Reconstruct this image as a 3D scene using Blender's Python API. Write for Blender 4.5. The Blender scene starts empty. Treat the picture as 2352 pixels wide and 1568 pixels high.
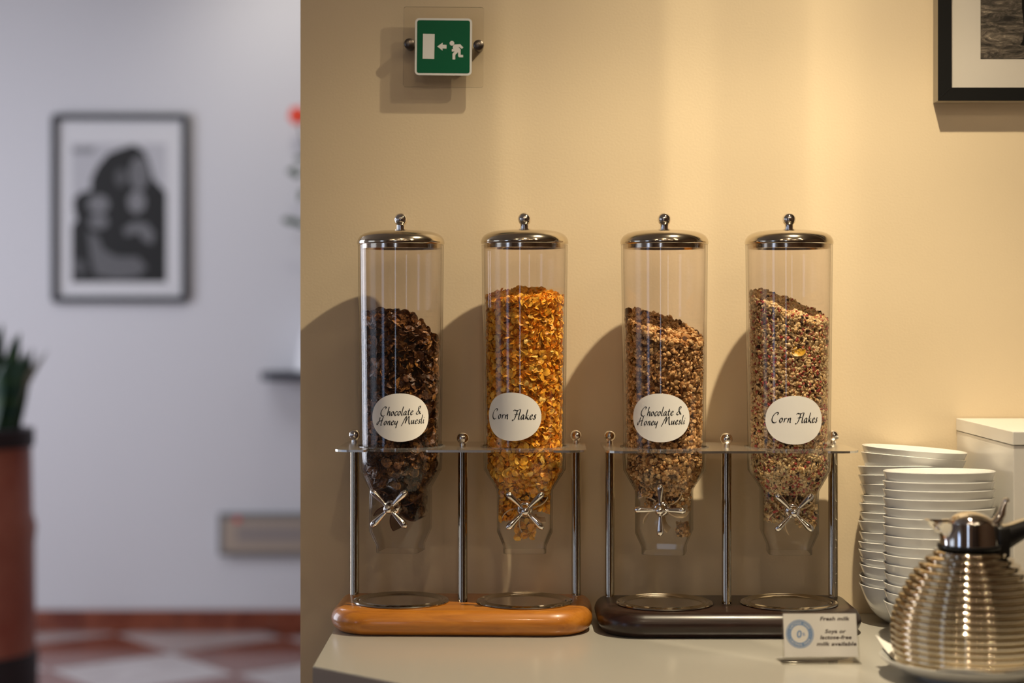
import bpy, bmesh, math, random
import numpy as np
from mathutils import Vector, Matrix
from mathutils.geometry import tessellate_polygon

PI = math.pi
R = math.radians
sc = bpy.context.scene
COL = sc.collection
random.seed(7)
rng = np.random.default_rng(11)

# ------------------------------------------------------------------ camera, world, lights, exposure
FPX, EYE, HOR = 4000.0, 1.33, 720.0        # focal length in pixels, eye height, horizon row
CT = 0.90                                   # counter top height
WALL = 2.50                                 # distance of the beige wall
FAR = 7.29                                  # distance of the far wall
cam_d = bpy.data.cameras.new('camera'); cam = bpy.data.objects.new('camera', cam_d); COL.objects.link(cam)
cam.location = (0, 0, EYE); cam.rotation_euler = (R(90), 0, 0)
cam_d.sensor_width = 36; cam_d.lens = FPX / 2352 * 36
cam_d.shift_y = (HOR - 784) / 2352
cam_d.clip_start = 0.05
cam_d.dof.use_dof = True; cam_d.dof.focus_distance = 2.37
cam_d.dof.aperture_fstop = 61.2e-3 / 0.028
sc.camera = cam

sc.view_settings.view_transform = 'Standard'; sc.view_settings.look = 'None'
sc.view_settings.gamma = 1; sc.view_settings.use_curve_mapping = False
sc.view_settings.exposure = 0.0
sc.cycles.use_denoising = True
sc.cycles.max_bounces = 10; sc.cycles.glossy_bounces = 5; sc.cycles.diffuse_bounces = 4
sc.cycles.transmission_bounces = 8; sc.cycles.transparent_max_bounces = 48
sc.cycles.sample_clamp_indirect = 6

w = bpy.data.worlds.new('world'); sc.world = w; w.use_nodes = True
w.node_tree.nodes['Background'].inputs[0].default_value = (0.62, 0.75, 1, 1)
w.node_tree.nodes['Background'].inputs[1].default_value = 0.6

def light(name, typ, loc, energy, col, size=0.02, rot=None, aim=None, size_y=None, spot=None, blend=1.0, spread=None):
    d = bpy.data.lights.new(name, typ); o = bpy.data.objects.new(name, d); COL.objects.link(o)
    o.location = loc; d.energy = energy; d.color = col
    if typ == 'AREA':
        d.shape = 'RECTANGLE' if size_y else 'SQUARE'; d.size = size
        if size_y: d.size_y = size_y
        if spread: d.spread = spread
    else:
        d.shadow_soft_size = size
    if spot: d.spot_size = spot; d.spot_blend = blend
    if rot: o.rotation_euler = rot
    if aim is not None:
        o.rotation_euler = (Vector(aim) - Vector(loc)).to_track_quat('-Z', 'Y').to_euler()
    return o

WARM = (1.0, 0.84, 0.58)
LAMP = (0.454, 2.01, EYE + 0.915)
main = light('shelf_spot_light', 'SPOT', LAMP, 75, WARM, size=0.012, aim=(LAMP[0] - .12, LAMP[1] + .10, CT), spot=R(124), blend=1.0)
# upright wall streaks and falloff are painted into the lamp's strength by direction
def streaks(o):
    d = o.data; d.use_nodes = True; nt = d.node_tree; N = nt.nodes; L = nt.links
    em = N['Emission']; tc = N.new('ShaderNodeTexCoord')
    vt = N.new('ShaderNodeVectorTransform'); vt.vector_type = 'VECTOR'; vt.convert_from = 'OBJECT'; vt.convert_to = 'WORLD'
    L.new(tc.outputs['Normal'], vt.inputs[0])
    sp = N.new('ShaderNodeSeparateXYZ'); L.new(vt.outputs[0], sp.inputs[0])
    def m(op, a, b=None):
        n = N.new('ShaderNodeMath'); n.operation = op
        for i, v in enumerate((a, b)):
            if v is None: continue
            if isinstance(v, (int, float)): n.inputs[i].default_value = v
            else: L.new(v, n.inputs[i])
        return n.outputs[0]
    y = m('MAXIMUM', m('ABSOLUTE', sp.outputs[1]), 0.02)
    def curve(src, lo, hi, pts):
        mp = N.new('ShaderNodeMapRange'); mp.inputs[1].default_value = lo; mp.inputs[2].default_value = hi; L.new(src, mp.inputs[0])
        rp = N.new('ShaderNodeValToRGB'); cr = rp.color_ramp; cr.interpolation = 'EASE'; L.new(mp.outputs[0], rp.inputs[0])
        while len(cr.elements) > 1: cr.elements.remove(cr.elements[-1])
        for i, (q, v) in enumerate(pts):
            p = (q - lo) / (hi - lo); e = cr.elements[0] if i == 0 else cr.elements.new(p)
            e.position = p; e.color = (v, v, v, 1)
        return rp.outputs[0]
    across = curve(m('MULTIPLY', m('DIVIDE', sp.outputs[0], y), SGN), -2.0, 1.0, ACROSS)
    down = curve(m('ABSOLUTE', m('DIVIDE', sp.outputs[2], y)), .5, 3.0, DOWN)
    L.new(m('MULTIPLY', across, down), em.inputs['Strength'])
SGN = 1.0
ACROSS = [(-2.0, .85), (-1.3, .88), (-.99, .86), (-.95, 1.16), (-.84, .98), (-.55, .95), (-.50, .90), (-.46, 1.16), (-.37, 1.12), (-.30, .94), (-.18, .92), (-.08, 1.0), (-.04, 1.2), (.03, 1.12), (.14, .97), (.7, .88)]
DOWN = [(.5, .25), (.97, .50), (1.4, .78), (1.9, 1.0), (2.4, 1.25), (3.0, 1.2)]
streaks(main)

# ceiling spots of the dining room: small, warm, also seen as sparks in the metal
for i, (x, y, e) in enumerate([(0.05, 0.35, 14), (-1.0, -.2, 5), (1.15, .5, 9), (-.3, -1.1, 5), (0.75, -1.0, 6), (1.7, -.4, 6), (-1.7, -1.2, 5), (0.3, -2.0, 5), (1.35, -1.8, 5), (-.8, -2.1, 5)]):
    light('ceiling_spot_light', 'POINT', (x, y, 2.78), e * .76, (1, .81, .57), size=0.035)
# daylight: window behind the camera and the big windows of the hall on the left
light('window_daylight', 'AREA', (-1.25, -2.95, 1.55), 4, (.62, .76, 1), size=0.30, size_y=1.7, rot=(R(90), 0, 0))
light('window_daylight', 'AREA', (-3.95, -1.15, 1.5), 8, (.50, .66, 1), size=.75, size_y=1.7, rot=(R(90), 0, R(-90)))
light('hall_window_daylight', 'AREA', (-3.9, 4.9, 1.5), 80, (.83, .87, .99), size=2.0, size_y=2.2, rot=(R(90), 0, R(-90)))
light('hall_window_daylight', 'AREA', (-3.9, 1.7, 1.5), 6, (.70, .82, 1), size=1.3, size_y=1.7, rot=(R(90), 0, R(-90)))
light('hall_ceiling_light', 'SPOT', (-.9, 6.55, 2.8), 11, (1, .93, .82), size=0.06, aim=(-.85, FAR, 2.35), spot=R(110), blend=1)
light('hall_ceiling_light', 'AREA', (-1.6, 5.2, 2.85), 17, (.88, .90, 1), size=1.2, rot=(0, 0, 0))

# ------------------------------------------------------------------ materials
def mat(name, col=(.5, .5, .5), rough=.5, metal=0, coat=0, spec=None, sheen=0):
    m = bpy.data.materials.new(name); m.use_nodes = True
    b = m.node_tree.nodes['Principled BSDF']
    b.inputs['Base Color'].default_value = (*col, 1); b.inputs['Roughness'].default_value = rough
    b.inputs['Metallic'].default_value = metal; b.inputs['Coat Weight'].default_value = coat
    if coat: b.inputs['Coat Roughness'].default_value = .08
    if spec is not None: b.inputs['Specular IOR Level'].default_value = spec
    return m
def nodes(m): return m.node_tree.nodes, m.node_tree.links, m.node_tree.nodes['Principled BSDF']
def noise_color(m, stops, scale=5, detail=4, stretch=(1, 1, 1), dist=0, rough=.6, coord='Object'):
    N, L, b = nodes(m)
    tc = N.new('ShaderNodeTexCoord'); mp = N.new('ShaderNodeMapping'); mp.inputs['Scale'].default_value = stretch
    nz = N.new('ShaderNodeTexNoise'); nz.inputs['Scale'].default_value = scale; nz.inputs['Detail'].default_value = detail
    nz.inputs['Distortion'].default_value = dist; nz.inputs['Roughness'].default_value = rough
    cr = N.new('ShaderNodeValToRGB'); L.new(tc.outputs[coord], mp.inputs[0]); L.new(mp.outputs[0], nz.inputs[0]); L.new(nz.outputs[0], cr.inputs[0])
    el = cr.color_ramp.elements
    el[0].position, el[0].color = stops[0][0], (*stops[0][1], 1)
    el[1].position, el[1].color = stops[-1][0], (*stops[-1][1], 1)
    for p, c in stops[1:-1]:
        e = el.new(p); e.color = (*c, 1)
    L.new(cr.outputs[0], b.inputs['Base Color'])
    return nz
def bump(m, scale=200, strength=.2, dist=.001, detail=3, stretch=(1, 1, 1)):
    N, L, b = nodes(m)
    tc = N.new('ShaderNodeTexCoord'); mp = N.new('ShaderNodeMapping'); mp.inputs['Scale'].default_value = stretch
    nz = N.new('ShaderNodeTexNoise'); nz.inputs['Scale'].default_value = scale; nz.inputs['Detail'].default_value = detail
    bp = N.new('ShaderNodeBump'); bp.inputs['Strength'].default_value = strength; bp.inputs['Distance'].default_value = dist
    L.new(tc.outputs['Object'], mp.inputs[0]); L.new(mp.outputs[0], nz.inputs[0]); L.new(nz.outputs[0], bp.inputs['Height']); L.new(bp.outputs[0], b.inputs['Normal'])
def acrylic(name, tint=(.985, .98, .97), edge=(.72, .70, .66), rough=.02, base=.035, gain=.75, haze=0.0, epow=4.0):
    """clear thin acrylic: straight transmission, Schlick mirror reflection on both faces"""
    m = bpy.data.materials.new(name); m.use_nodes = True; N, L = m.node_tree.nodes, m.node_tree.links
    N.clear(); out = N.new('ShaderNodeOutputMaterial')
    g = N.new('ShaderNodeNewGeometry'); dp = N.new('ShaderNodeVectorMath'); dp.operation = 'DOT_PRODUCT'
    L.new(g.outputs['Normal'], dp.inputs[0]); L.new(g.outputs['Incoming'], dp.inputs[1])
    def mm(op, a, b=None):
        n = N.new('ShaderNodeMath'); n.operation = op
        for i, v in enumerate((a, b)):
            if v is None: continue
            if isinstance(v, (int, float)): n.inputs[i].default_value = v
            else: L.new(v, n.inputs[i])
        return n.outputs[0]
    c = mm('SUBTRACT', 1.0, mm('ABSOLUTE', dp.outputs['Value']))
    f = mm('ADD', mm('MULTIPLY', mm('POWER', c, 5.0), gain), base)
    e = mm('POWER', c, epow)
    mx = N.new('ShaderNodeMix'); mx.data_type = 'RGBA'; mx.inputs['A'].default_value = (*tint, 1); mx.inputs['B'].default_value = (*edge, 1)
    L.new(e, mx.inputs['Factor'])
    tr = N.new('ShaderNodeBsdfTransparent'); L.new(mx.outputs['Result'], tr.inputs[0])
    gl = N.new('ShaderNodeBsdfGlossy'); gl.inputs['Roughness'].default_value = rough
    ms = N.new('ShaderNodeMixShader'); L.new(f, ms.inputs[0]); L.new(tr.outputs[0], ms.inputs[1]); L.new(gl.outputs[0], ms.inputs[2])
    last = ms.outputs[0]
    if haze:
        df = N.new('ShaderNodeBsdfDiffuse'); df.inputs[0].default_value = (.8, .8, .8, 1)
        m2 = N.new('ShaderNodeMixShader'); m2.inputs[0].default_value = haze
        L.new(last, m2.inputs[1]); L.new(df.outputs[0], m2.inputs[2]); last = m2.outputs[0]
    L.new(last, out.inputs[0])
    return m
def attr_mat(name, rough=.5, spec=.4, nscale=900, nstr=.5, mott=.5, ndist=.0006, dark=(.35, .3, .3)):
    """colour of each flake from its own attribute, mottled by fine noise"""
    m = mat(name, rough=rough, spec=spec); N, L, b = nodes(m)
    a = N.new('ShaderNodeAttribute'); a.attribute_name = 'tint'
    tc = N.new('ShaderNodeTexCoord')
    nz = N.new('ShaderNodeTexNoise'); nz.inputs['Scale'].default_value = nscale; nz.inputs['Detail'].default_value = 3
    L.new(tc.outputs['Object'], nz.inputs[0])
    cr = N.new('ShaderNodeValToRGB'); cr.color_ramp.elements[0].position = .35; cr.color_ramp.elements[1].position = .65
    cr.color_ramp.elements[0].color = (*dark, 1); cr.color_ramp.elements[1].color = (1.25, 1.25, 1.2, 1)
    L.new(nz.outputs[0], cr.inputs[0])
    mx = N.new('ShaderNodeMix'); mx.data_type = 'RGBA'; mx.blend_type = 'MULTIPLY'; mx.inputs['Factor'].default_value = mott
    L.new(a.outputs['Color'], mx.inputs['A']); L.new(cr.outputs[0], mx.inputs['B']); L.new(mx.outputs['Result'], b.inputs['Base Color'])
    bp = N.new('ShaderNodeBump'); bp.inputs['Strength'].default_value = nstr; bp.inputs['Distance'].default_value = ndist
    L.new(nz.outputs[0], bp.inputs['Height']); L.new(bp.outputs[0], b.inputs['Normal'])
    return m

M = {}
M['beige'] = mat('beige_wall_paint', (.74, .60, .41), .55, spec=.3)
noise_color(M['beige'], [(.3, (.70, .57, .39)), (.7, (.74, .605, .415))], 1.6, 3); bump(M['beige'], 300, .20, .001, 4)
M['white_wall'] = mat('hall_wall_paint', (.70, .70, .73), .6)
M['ceiling'] = mat('ceiling_paint', (.34, .29, .23), .8)
M['brown_wall'] = mat('dining_wall', (.20, .12, .065), .6)
M['marble'] = mat('red_marble', (.25, .08, .05), .16); noise_color(M['marble'], [(.3, (.15, .035, .02)), (.6, (.26, .075, .04)), (.8, (.36, .15, .10))], 7, 6, dist=1.5)
M['marble_white'] = mat('white_marble', (.6, .55, .55), .13); noise_color(M['marble_white'], [(.3, (.50, .44, .42)), (.7, (.66, .61, .60))], 5, 6, dist=1)
M['screed'] = mat('floor_joint', (.18, .13, .11), .7)
M['laminate'] = mat('greige_laminate', (.455, .435, .39), .22, spec=.5)
M['laminate_edge'] = mat('counter_edge', (.30, .25, .21), .4)
M['chrome'] = mat('chrome', (.86, .83, .80), .05, 1)
M['post'] = mat('burnished_steel', (.54, .47, .37), .085, 1); bump(M['post'], 60, .08, .0006, 2, (4, 4, .12))
M['steel'] = mat('stainless_plate', (.80, .76, .68), .26, 1); bump(M['steel'], 90, .12, .0005, 2, (.1, 3, 3))
M['lid'] = mat('satin_steel_lid', (.66, .59, .48), .12, 1); bump(M['lid'], 900, .10, .0003, 2)
M['tray'] = mat('drip_tray_steel', (.60, .56, .50), .12, 1)
M['jug'] = mat('jug_chrome', (.72, .64, .51), .045, 1)
M['acrylic'] = acrylic('clear_acrylic', tint=(.968, .955, .955))
M['acrylic_low'] = acrylic('clear_acrylic_funnel', tint=(.975, .97, .96), edge=(.60, .57, .53), rough=.07, base=.032, gain=.9, haze=.002)
M['acrylic_rim'] = acrylic('hazed_acrylic_collar', tint=(.96, .955, .945), edge=(.66, .63, .58), base=.07, gain=.9, haze=.05)  # whitish haze mixed in, standing for the collar's bright edge lines
M['acrylic_plate'] = acrylic('acrylic_sign_plate', tint=(.985, .98, .97), edge=(.03, .02, .01), base=.03, gain=.5, epow=1.2)
M['acrylic_card'] = acrylic('acrylic_card_stand', tint=(.99, .99, .985), edge=(.6, .57, .5), base=.045, gain=.9, haze=.008)
M['glass'] = acrylic('picture_glass', tint=(.985, .985, .985), edge=(.8, .8, .8), base=.02, gain=.4)
def wood(name, a, b_, c, coat=.4, rough=.35):
    m = mat(name, b_, rough, coat=coat)
    noise_color(m, [(.28, a), (.5, b_), (.75, c)], 9, 8, (1.2, 9, 9), 1.2, .62); bump(m, 60, .06, .0005, 3, (1, 12, 12)); return m
M['beech'] = wood('honey_stained_wood', (.36, .115, .010), (.50, .175, .016), (.60, .235, .028))
M['wenge'] = wood('dark_stained_wood', (.010, .004, .003), (.018, .007, .005), (.036, .014, .010), coat=.08, rough=.30)
M['sticker'] = mat('white_sticker', (.88, .86, .83), .45)
M['ink'] = mat('black_ink', (.012, .012, .014), .5)
M['paper'] = mat('white_card', (.95, .93, .92), .55)
M['brown_ink'] = mat('brown_ink', (.06, .035, .035), .6)
M['blue_ink'] = mat('blue_ink', (.24, .38, .66), .6)
M['pale_ink'] = mat('pale_ink', (.78, .80, .86), .6)
M['porcelain'] = mat('white_porcelain', (.80, .80, .78), .10, coat=.3)
M['plate'] = mat('grey_white_plate', (.55, .55, .53), .15, coat=.2)
M['napkin'] = mat('white_napkin', (.90, .89, .87), .85)
M['white_box'] = mat('white_melamine', (.80, .77, .72), .3)
M['black_plastic'] = mat('black_plastic', (.012, .012, .013), .28)
M['frame_black'] = mat('black_frame', (.006, .006, .006), .6, spec=.15)
M['frame_side'] = mat('champagne_frame_edge', (.34, .29, .21), .45)
M['mat_board'] = mat('cream_mat_board', (.72, .67, .60), .8)
M['sign_white'] = mat('sign_white', (.78, .78, .77), .4)
M['sign_green'] = mat('sign_green', (.0, .105, .045), .45, spec=.2)
M['stud'] = mat('dull_steel_stud', (.17, .145, .125), .3, 1)
M['grey_frame'] = mat('grey_metal_frame', (.035, .038, .045), .3, .3)
M['shelf'] = mat('anthracite_shelf', (.03, .035, .05), .4)
M['terracotta'] = mat('red_brown_planter', (.2, .04, .02), .35); noise_color(M['terracotta'], [(.3, (.36, .085, .055)), (.7, (.52, .20, .14))], 4, 5)
M['planter_rim'] = mat('dark_planter_rim', (.035, .025, .03), .5)
M['soil'] = mat('soil', (.03, .018, .01), .95)
M['leaf'] = mat('dark_green_leaf', (.012, .05, .022), .4); noise_color(M['leaf'], [(.4, (.008, .04, .022)), (.6, (.03, .07, .02))], 6, 3, (1, 1, 8))
M['leaf_pale'] = mat('pale_green_leaf', (.34, .38, .34), .5)
M['petal'] = mat('red_petal', (.80, .05, .01), .5)
M['stem'] = mat('green_stem', (.05, .08, .05), .6)
M['panel_grey'] = mat('grey_panel_rim', (.16, .16, .16), .5)
M['panel_beige'] = mat('beige_panel', (.42, .34, .27), .5)
M['led'] = mat('red_dot', (.7, .12, .10), .5)
M['vane_brown'] = mat('stained_brown_vane', (.10, .035, .012), .3)
M['vane_cream'] = mat('cream_silicone_vane', (.72, .55, .34), .35)
M['cabinet'] = mat('cabinet_front', (.34, .28, .23), .45)
M['backdrop_dark'] = mat('dark_backdrop', (.05, .03, .02), .5)

# ------------------------------------------------------------------ mesh helpers
def link(o, parent=None):
    COL.objects.link(o)
    if parent is not None: o.parent = parent
    return o
def mesh_obj(name, verts, faces, m, parent=None, smooth=True, angle=35, loc=(0, 0, 0), rot=(0, 0, 0)):
    me = bpy.data.meshes.new(name); me.from_pydata([tuple(map(float, v)) for v in verts], [], [tuple(f) for f in faces]); me.update()
    if m is not None:
        for q in (m if isinstance(m, (list, tuple)) else [m]): me.materials.append(q)
    if smooth:
        me.polygons.foreach_set('use_smooth', [True] * len(me.polygons)); me.set_sharp_from_angle(angle=R(angle))
    o = bpy.data.objects.new(name, me); link(o, parent); o.location = loc; o.rotation_euler = rot
    return o
class MB:
    def __init__(s): s.v = []; s.f = []
    def add(s, V, F, T=None):
        n = len(s.v)
        for p in V: s.v.append(tuple(T @ Vector(p)) if T is not None else tuple(p))
        for f in F: s.f.append(tuple(i + n for i in f))
        return s
    def build(s, name, m, parent=None, **k): return mesh_obj(name, s.v, s.f, m, parent, **k)
def empty(name, loc=(0, 0, 0), rz=0, rot=None, parent=None):
    o = bpy.data.objects.new(name, None); link(o, parent); o.location = loc; o.rotation_euler = rot or (0, 0, rz); o.empty_display_size = .05
    return o
def tag(o, label=None, cat=None, group=None, kind=None):
    if label: o['label'] = label
    if cat: o['category'] = cat
    if group: o['group'] = group
    if kind: o['kind'] = kind
    return o
def struct(o): o['kind'] = 'structure'; return o

def g_box(x0, x1, y0, y1, z0, z1, b=0):
    if b <= 0:
        V = [(x, y, z) for x in (x0, x1) for y in (y0, y1) for z in (z0, z1)]
        return V, [(0, 1, 3, 2), (4, 6, 7, 5), (0, 4, 5, 1), (2, 3, 7, 6), (0, 2, 6, 4), (1, 5, 7, 3)]
    bm = bmesh.new(); bmesh.ops.create_cube(bm, size=1)
    for v in bm.verts:
        v.co = Vector(((x0 + x1) / 2 + v.co.x * (x1 - x0), (y0 + y1) / 2 + v.co.y * (y1 - y0), (z0 + z1) / 2 + v.co.z * (z1 - z0)))
    bmesh.ops.bevel(bm, geom=list(bm.edges), offset=b, segments=2, affect='EDGES', profile=.5)
    bm.verts.ensure_lookup_table(); V = [tuple(v.co) for v in bm.verts]; F = [tuple(v.index for v in f.verts) for f in bm.faces]; bm.free()
    return V, F
def g_lathe(prof, n=48):
    """prof: (r, z) list; r==0 closes to a pole"""
    V, F, rings = [], [], []
    for r, z in prof:
        if r <= 1e-9: rings.append([len(V)]); V.append((0, 0, z))
        else:
            rings.append(list(range(len(V), len(V) + n)))
            V += [(r * math.cos(2 * PI * i / n), r * math.sin(2 * PI * i / n), z) for i in range(n)]
    for a, b in zip(rings, rings[1:]):
        for i in range(n):
            j = (i + 1) % n
            if len(a) == 1 and len(b) == 1: continue
            if len(a) == 1: F.append((a[0], b[j], b[i]))
            elif len(b) == 1: F.append((a[i], a[j], b[0]))
            else: F.append((a[i], a[j], b[j], b[i]))
    return V, F
def g_loft(rings, cap0=True, cap1=True):
    V, F = [], []; n = len(rings[0])
    for r in rings: V += [tuple(p) for p in r]
    for k in range(len(rings) - 1):
        for i in range(n):
            j = (i + 1) % n; F.append((k * n + i, k * n + j, (k + 1) * n + j, (k + 1) * n + i))
    if cap0: F.append(tuple(range(n - 1, -1, -1)))
    if cap1: F.append(tuple((len(rings) - 1) * n + i for i in range(n)))
    return V, F
def g_prism(pts, z0, z1):
    n = len(pts); V = [(x, y, z0) for x, y in pts] + [(x, y, z1) for x, y in pts]
    F = [(i, (i + 1) % n, n + (i + 1) % n, n + i) for i in range(n)]
    for t in tessellate_polygon([[Vector((x, y, 0)) for x, y in pts]]):
        F.append(tuple(t)); F.append(tuple(n + i for i in reversed(t)))
    bm = bmesh.new(); vs = [bm.verts.new(v) for v in V]
    for f in F:
        try: bm.faces.new([vs[i] for i in f])
        except ValueError: pass
    bmesh.ops.recalc_face_normals(bm, faces=bm.faces); bm.verts.index_update()
    F = [tuple(v.index for v in f.verts) for f in bm.faces]; bm.free()
    return V, F
def g_flat(pts, z=0):
    V = [(x, y, z) for x, y in pts]; F = []
    for t in tessellate_polygon([[Vector((x, y, 0)) for x, y in pts]]):
        a, b, c = [Vector(V[i]) for i in t]
        F.append(tuple(t) if (b - a).cross(c - a).z > 0 else tuple(reversed(t)))
    return V, F
def g_sphere(r, c=(0, 0, 0), n=24, m=14):
    V, F = g_lathe([(r * math.sin(PI * i / m) if 0 < i < m else 0, -r * math.cos(PI * i / m)) for i in range(m + 1)], n)
    return [(x + c[0], y + c[1], z + c[2]) for x, y, z in V], F
def g_tube(path, rad, n=12, caps=True):
    P = [Vector(p) for p in path]; rings = []; up = None
    for i, p in enumerate(P):
        t = (P[min(i + 1, len(P) - 1)] - P[max(i - 1, 0)]).normalized()
        if up is None: up = t.orthogonal().normalized()
        up = (up - t * up.dot(t)).normalized(); s = t.cross(up)
        rr = rad[i] if isinstance(rad, (list, tuple)) else rad
        rings.append([p + (up * math.cos(2 * PI * k / n) + s * math.sin(2 * PI * k / n)) * rr for k in range(n)])
    return g_loft(rings, caps, caps)
def rrect(hx, y0, y1, rf, rb=None, k=8, inset=0):
    """rounded rectangle outline, front (y0) corners radius rf, back rb"""
    rb = rf if rb is None else rb; hx -= inset; y0 += inset; y1 -= inset; rf = max(rf - inset, .0005); rb = max(rb - inset, .0005)
    out = []
    for cx, cy, r, a0 in ((hx - rb, y1 - rb, rb, 0), (-hx + rb, y1 - rb, rb, 90), (-hx + rf, y0 + rf, rf, 180), (hx - rf, y0 + rf, rf, 270)):
        out += [(cx + r * math.cos(R(a0 + 90 * i / k)), cy + r * math.sin(R(a0 + 90 * i / k))) for i in range(k + 1)]
    return out
def text_geo(s, size, shear=0, bold=0, align='CENTER', space=1.0):
    c = bpy.data.curves.new('t', 'FONT'); c.body = s; c.size = size; c.shear = shear; c.offset = bold; c.align_x = align; c.space_character = space; c.resolution_u = 3
    o = bpy.data.objects.new('t', c); COL.objects.link(o)
    dg = bpy.context.evaluated_depsgraph_get(); me = bpy.data.meshes.new_from_object(o.evaluated_get(dg))
    V = [tuple(v.co) for v in me.vertices]; F = [tuple(p.vertices) for p in me.polygons]
    bpy.data.objects.remove(o); bpy.data.curves.remove(c); bpy.data.meshes.remove(me)
    return V, F
# ------------------------------------------------------------------ the room
def panel(name, x0, x1, y0, y1, z0, z1, m, parent=None):
    V, F = g_box(x0, x1, y0, y1, z0, z1); return mesh_obj(name, V, F, m, parent, smooth=False)
CEIL = 2.9
XL, XR, YB = -4.0, 3.2, -3.0
WX = (690 - 1176) / 1600
struct(panel('wall_beige', WX, XR, WALL, WALL + .14, 0, CEIL, M['beige']))
struct(panel('wall_far', XL, XR, FAR, FAR + .15, 0, CEIL, M['white_wall']))
struct(panel('wall_left', XL - .15, XL, YB, FAR, 0, CEIL, M['white_wall']))
struct(panel('wall_right', XR, XR + .15, YB, FAR, 0, CEIL, M['brown_wall']))
struct(panel('wall_rear', XL, XR, YB - .15, YB, 0, CEIL, M['brown_wall']))
struct(panel('ceiling', XL, XR, YB, FAR, CEIL, CEIL + .1, M['ceiling']))
fl = struct(panel('floor', XL, XR, YB, FAR, -.05, -.004, M['screed']))
# floor tiles laid diagonally, each a slab of its own where the picture reaches
TS = 0.51; O = Vector((-1.332, 6.829)); U = Vector((math.cos(R(-52)), math.sin(R(-52)))) * TS; W_ = Vector((math.cos(R(38)), math.sin(R(38)))) * TS
g = .0025 / TS
ts = Vector((0, 0))
def tile_mesh(m):
    q = [U * a + W_ * b for a, b in ((g, g), (1 - g, g), (1 - g, 1 - g), (g, 1 - g))]
    V, F = g_prism([(p.x, p.y) for p in q], -.02, 0); o = mesh_obj('tile', V, F, m, fl, smooth=False); return o
protos = {}
for i in range(-14, 18):
    for j in range(-16, 16):
        p = O + U * i + W_ * j; c = p + (U + W_) * .5
        if not (-3.64 < c.x < 2.8 and 2.95 < c.y < FAR - .36): continue
        k = (i + j) % 2
        # tiles touching the crossing O: left and right brown, near and far pale
        m = M['marble'] if k == 0 else M['marble_white']
        if k not in protos: o = protos[k] = tile_mesh(m)
        else: o = protos[k].copy(); COL.objects.link(o)
        o.location = (p.x, p.y, 0)
# cut tiles along the far wall
for i in range(-14, 18):
    for j in range(-16, 16):
        p = O + U * i + W_ * j; c = p + (U + W_) * .5
        if not (-3.64 < c.x < 2.8 and FAR - .36 <= c.y < FAR + .36): continue
        q = [p + U * a + W_ * b for a, b in ((g, g), (1 - g, g), (1 - g, 1 - g), (g, 1 - g))]
        # clip the diamond at the wall
        res = []
        for a_, b_ in zip(q, q[1:] + q[:1]):
            ia, ib = a_.y <= FAR, b_.y <= FAR
            if ia: res.append(a_)
            if ia != ib: res.append(a_ + (b_ - a_) * ((FAR - a_.y) / (b_.y - a_.y)))
        if len(res) < 3: continue
        V, F = g_prism([(v.x, v.y) for v in res], -.02, 0)
        mesh_obj('tile', V, F, M['marble'] if (i + j) % 2 == 0 else M['marble_white'], fl, smooth=False)
bb = struct(panel('baseboard_far', XL, XR, FAR - .008, FAR, 0, .09, M['screed']))
x = -3.8
while x < 2.7:
    V, F = g_box(x + .001, x + .397, FAR - .016, FAR - .006, .001, .092, .0015)
    mesh_obj('tile', V, F, M['marble'], bb, smooth=False); x += .4
# unseen dark block added behind the camera for the metal to mirror
sb = panel('backdrop', .2, 2.4, YB + .02, YB + .45, 0, .95, M['backdrop_dark']); tag(sb, 'added unseen dark sideboard against the rear dining wall', 'backdrop')

# ------------------------------------------------------------------ the counter
cp = [(-.243, WALL - .001), (-.243, 2.1235), (-.02, 1.925), (1.9, 1.925 - .12), (1.9, WALL - .001)]
cp = [(-.243, WALL - .001), (-.243, 2.1235), (.03, 1.8835), (.12, 1.86), (1.9, 1.86), (1.9, WALL - .001)]
ct = empty('breakfast_counter', (0, 0, 0)); tag(ct, 'greige laminate breakfast counter with chamfered corner along the beige wall', 'counter')
V, F = g_prism(cp, CT - .04, CT); co = mesh_obj('worktop', V, F, [M['laminate'], M['laminate_edge']], ct, smooth=False)
for p in co.data.polygons:
    if abs(p.normal.z) < .5: p.material_index = 1
bm = bmesh.new(); bm.from_mesh(co.data)
es = [e for e in bm.edges if all(abs(v.co.z - CT) < 1e-5 for v in e.verts) and len(e.link_faces) == 2 and any(abs(f.normal.z) < .5 for f in e.link_faces)]
bmesh.ops.bevel(bm, geom=es, offset=.0012, segments=2, affect='EDGES'); bm.to_mesh(co.data); bm.free()
cq = [(-.21, WALL - .001), (-.21, 2.15), (.05, 1.925), (.12, 1.90), (1.88, 1.90), (1.88, WALL - .001)]
V, F = g_prism(cq, .0, CT - .04); mesh_obj('cabinet_body', V, F, M['cabinet'], ct, smooth=False)

# ------------------------------------------------------------------ cereal dispensers
def z_px(y, d): return EYE - (y - HOR) / FPX * d
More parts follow.
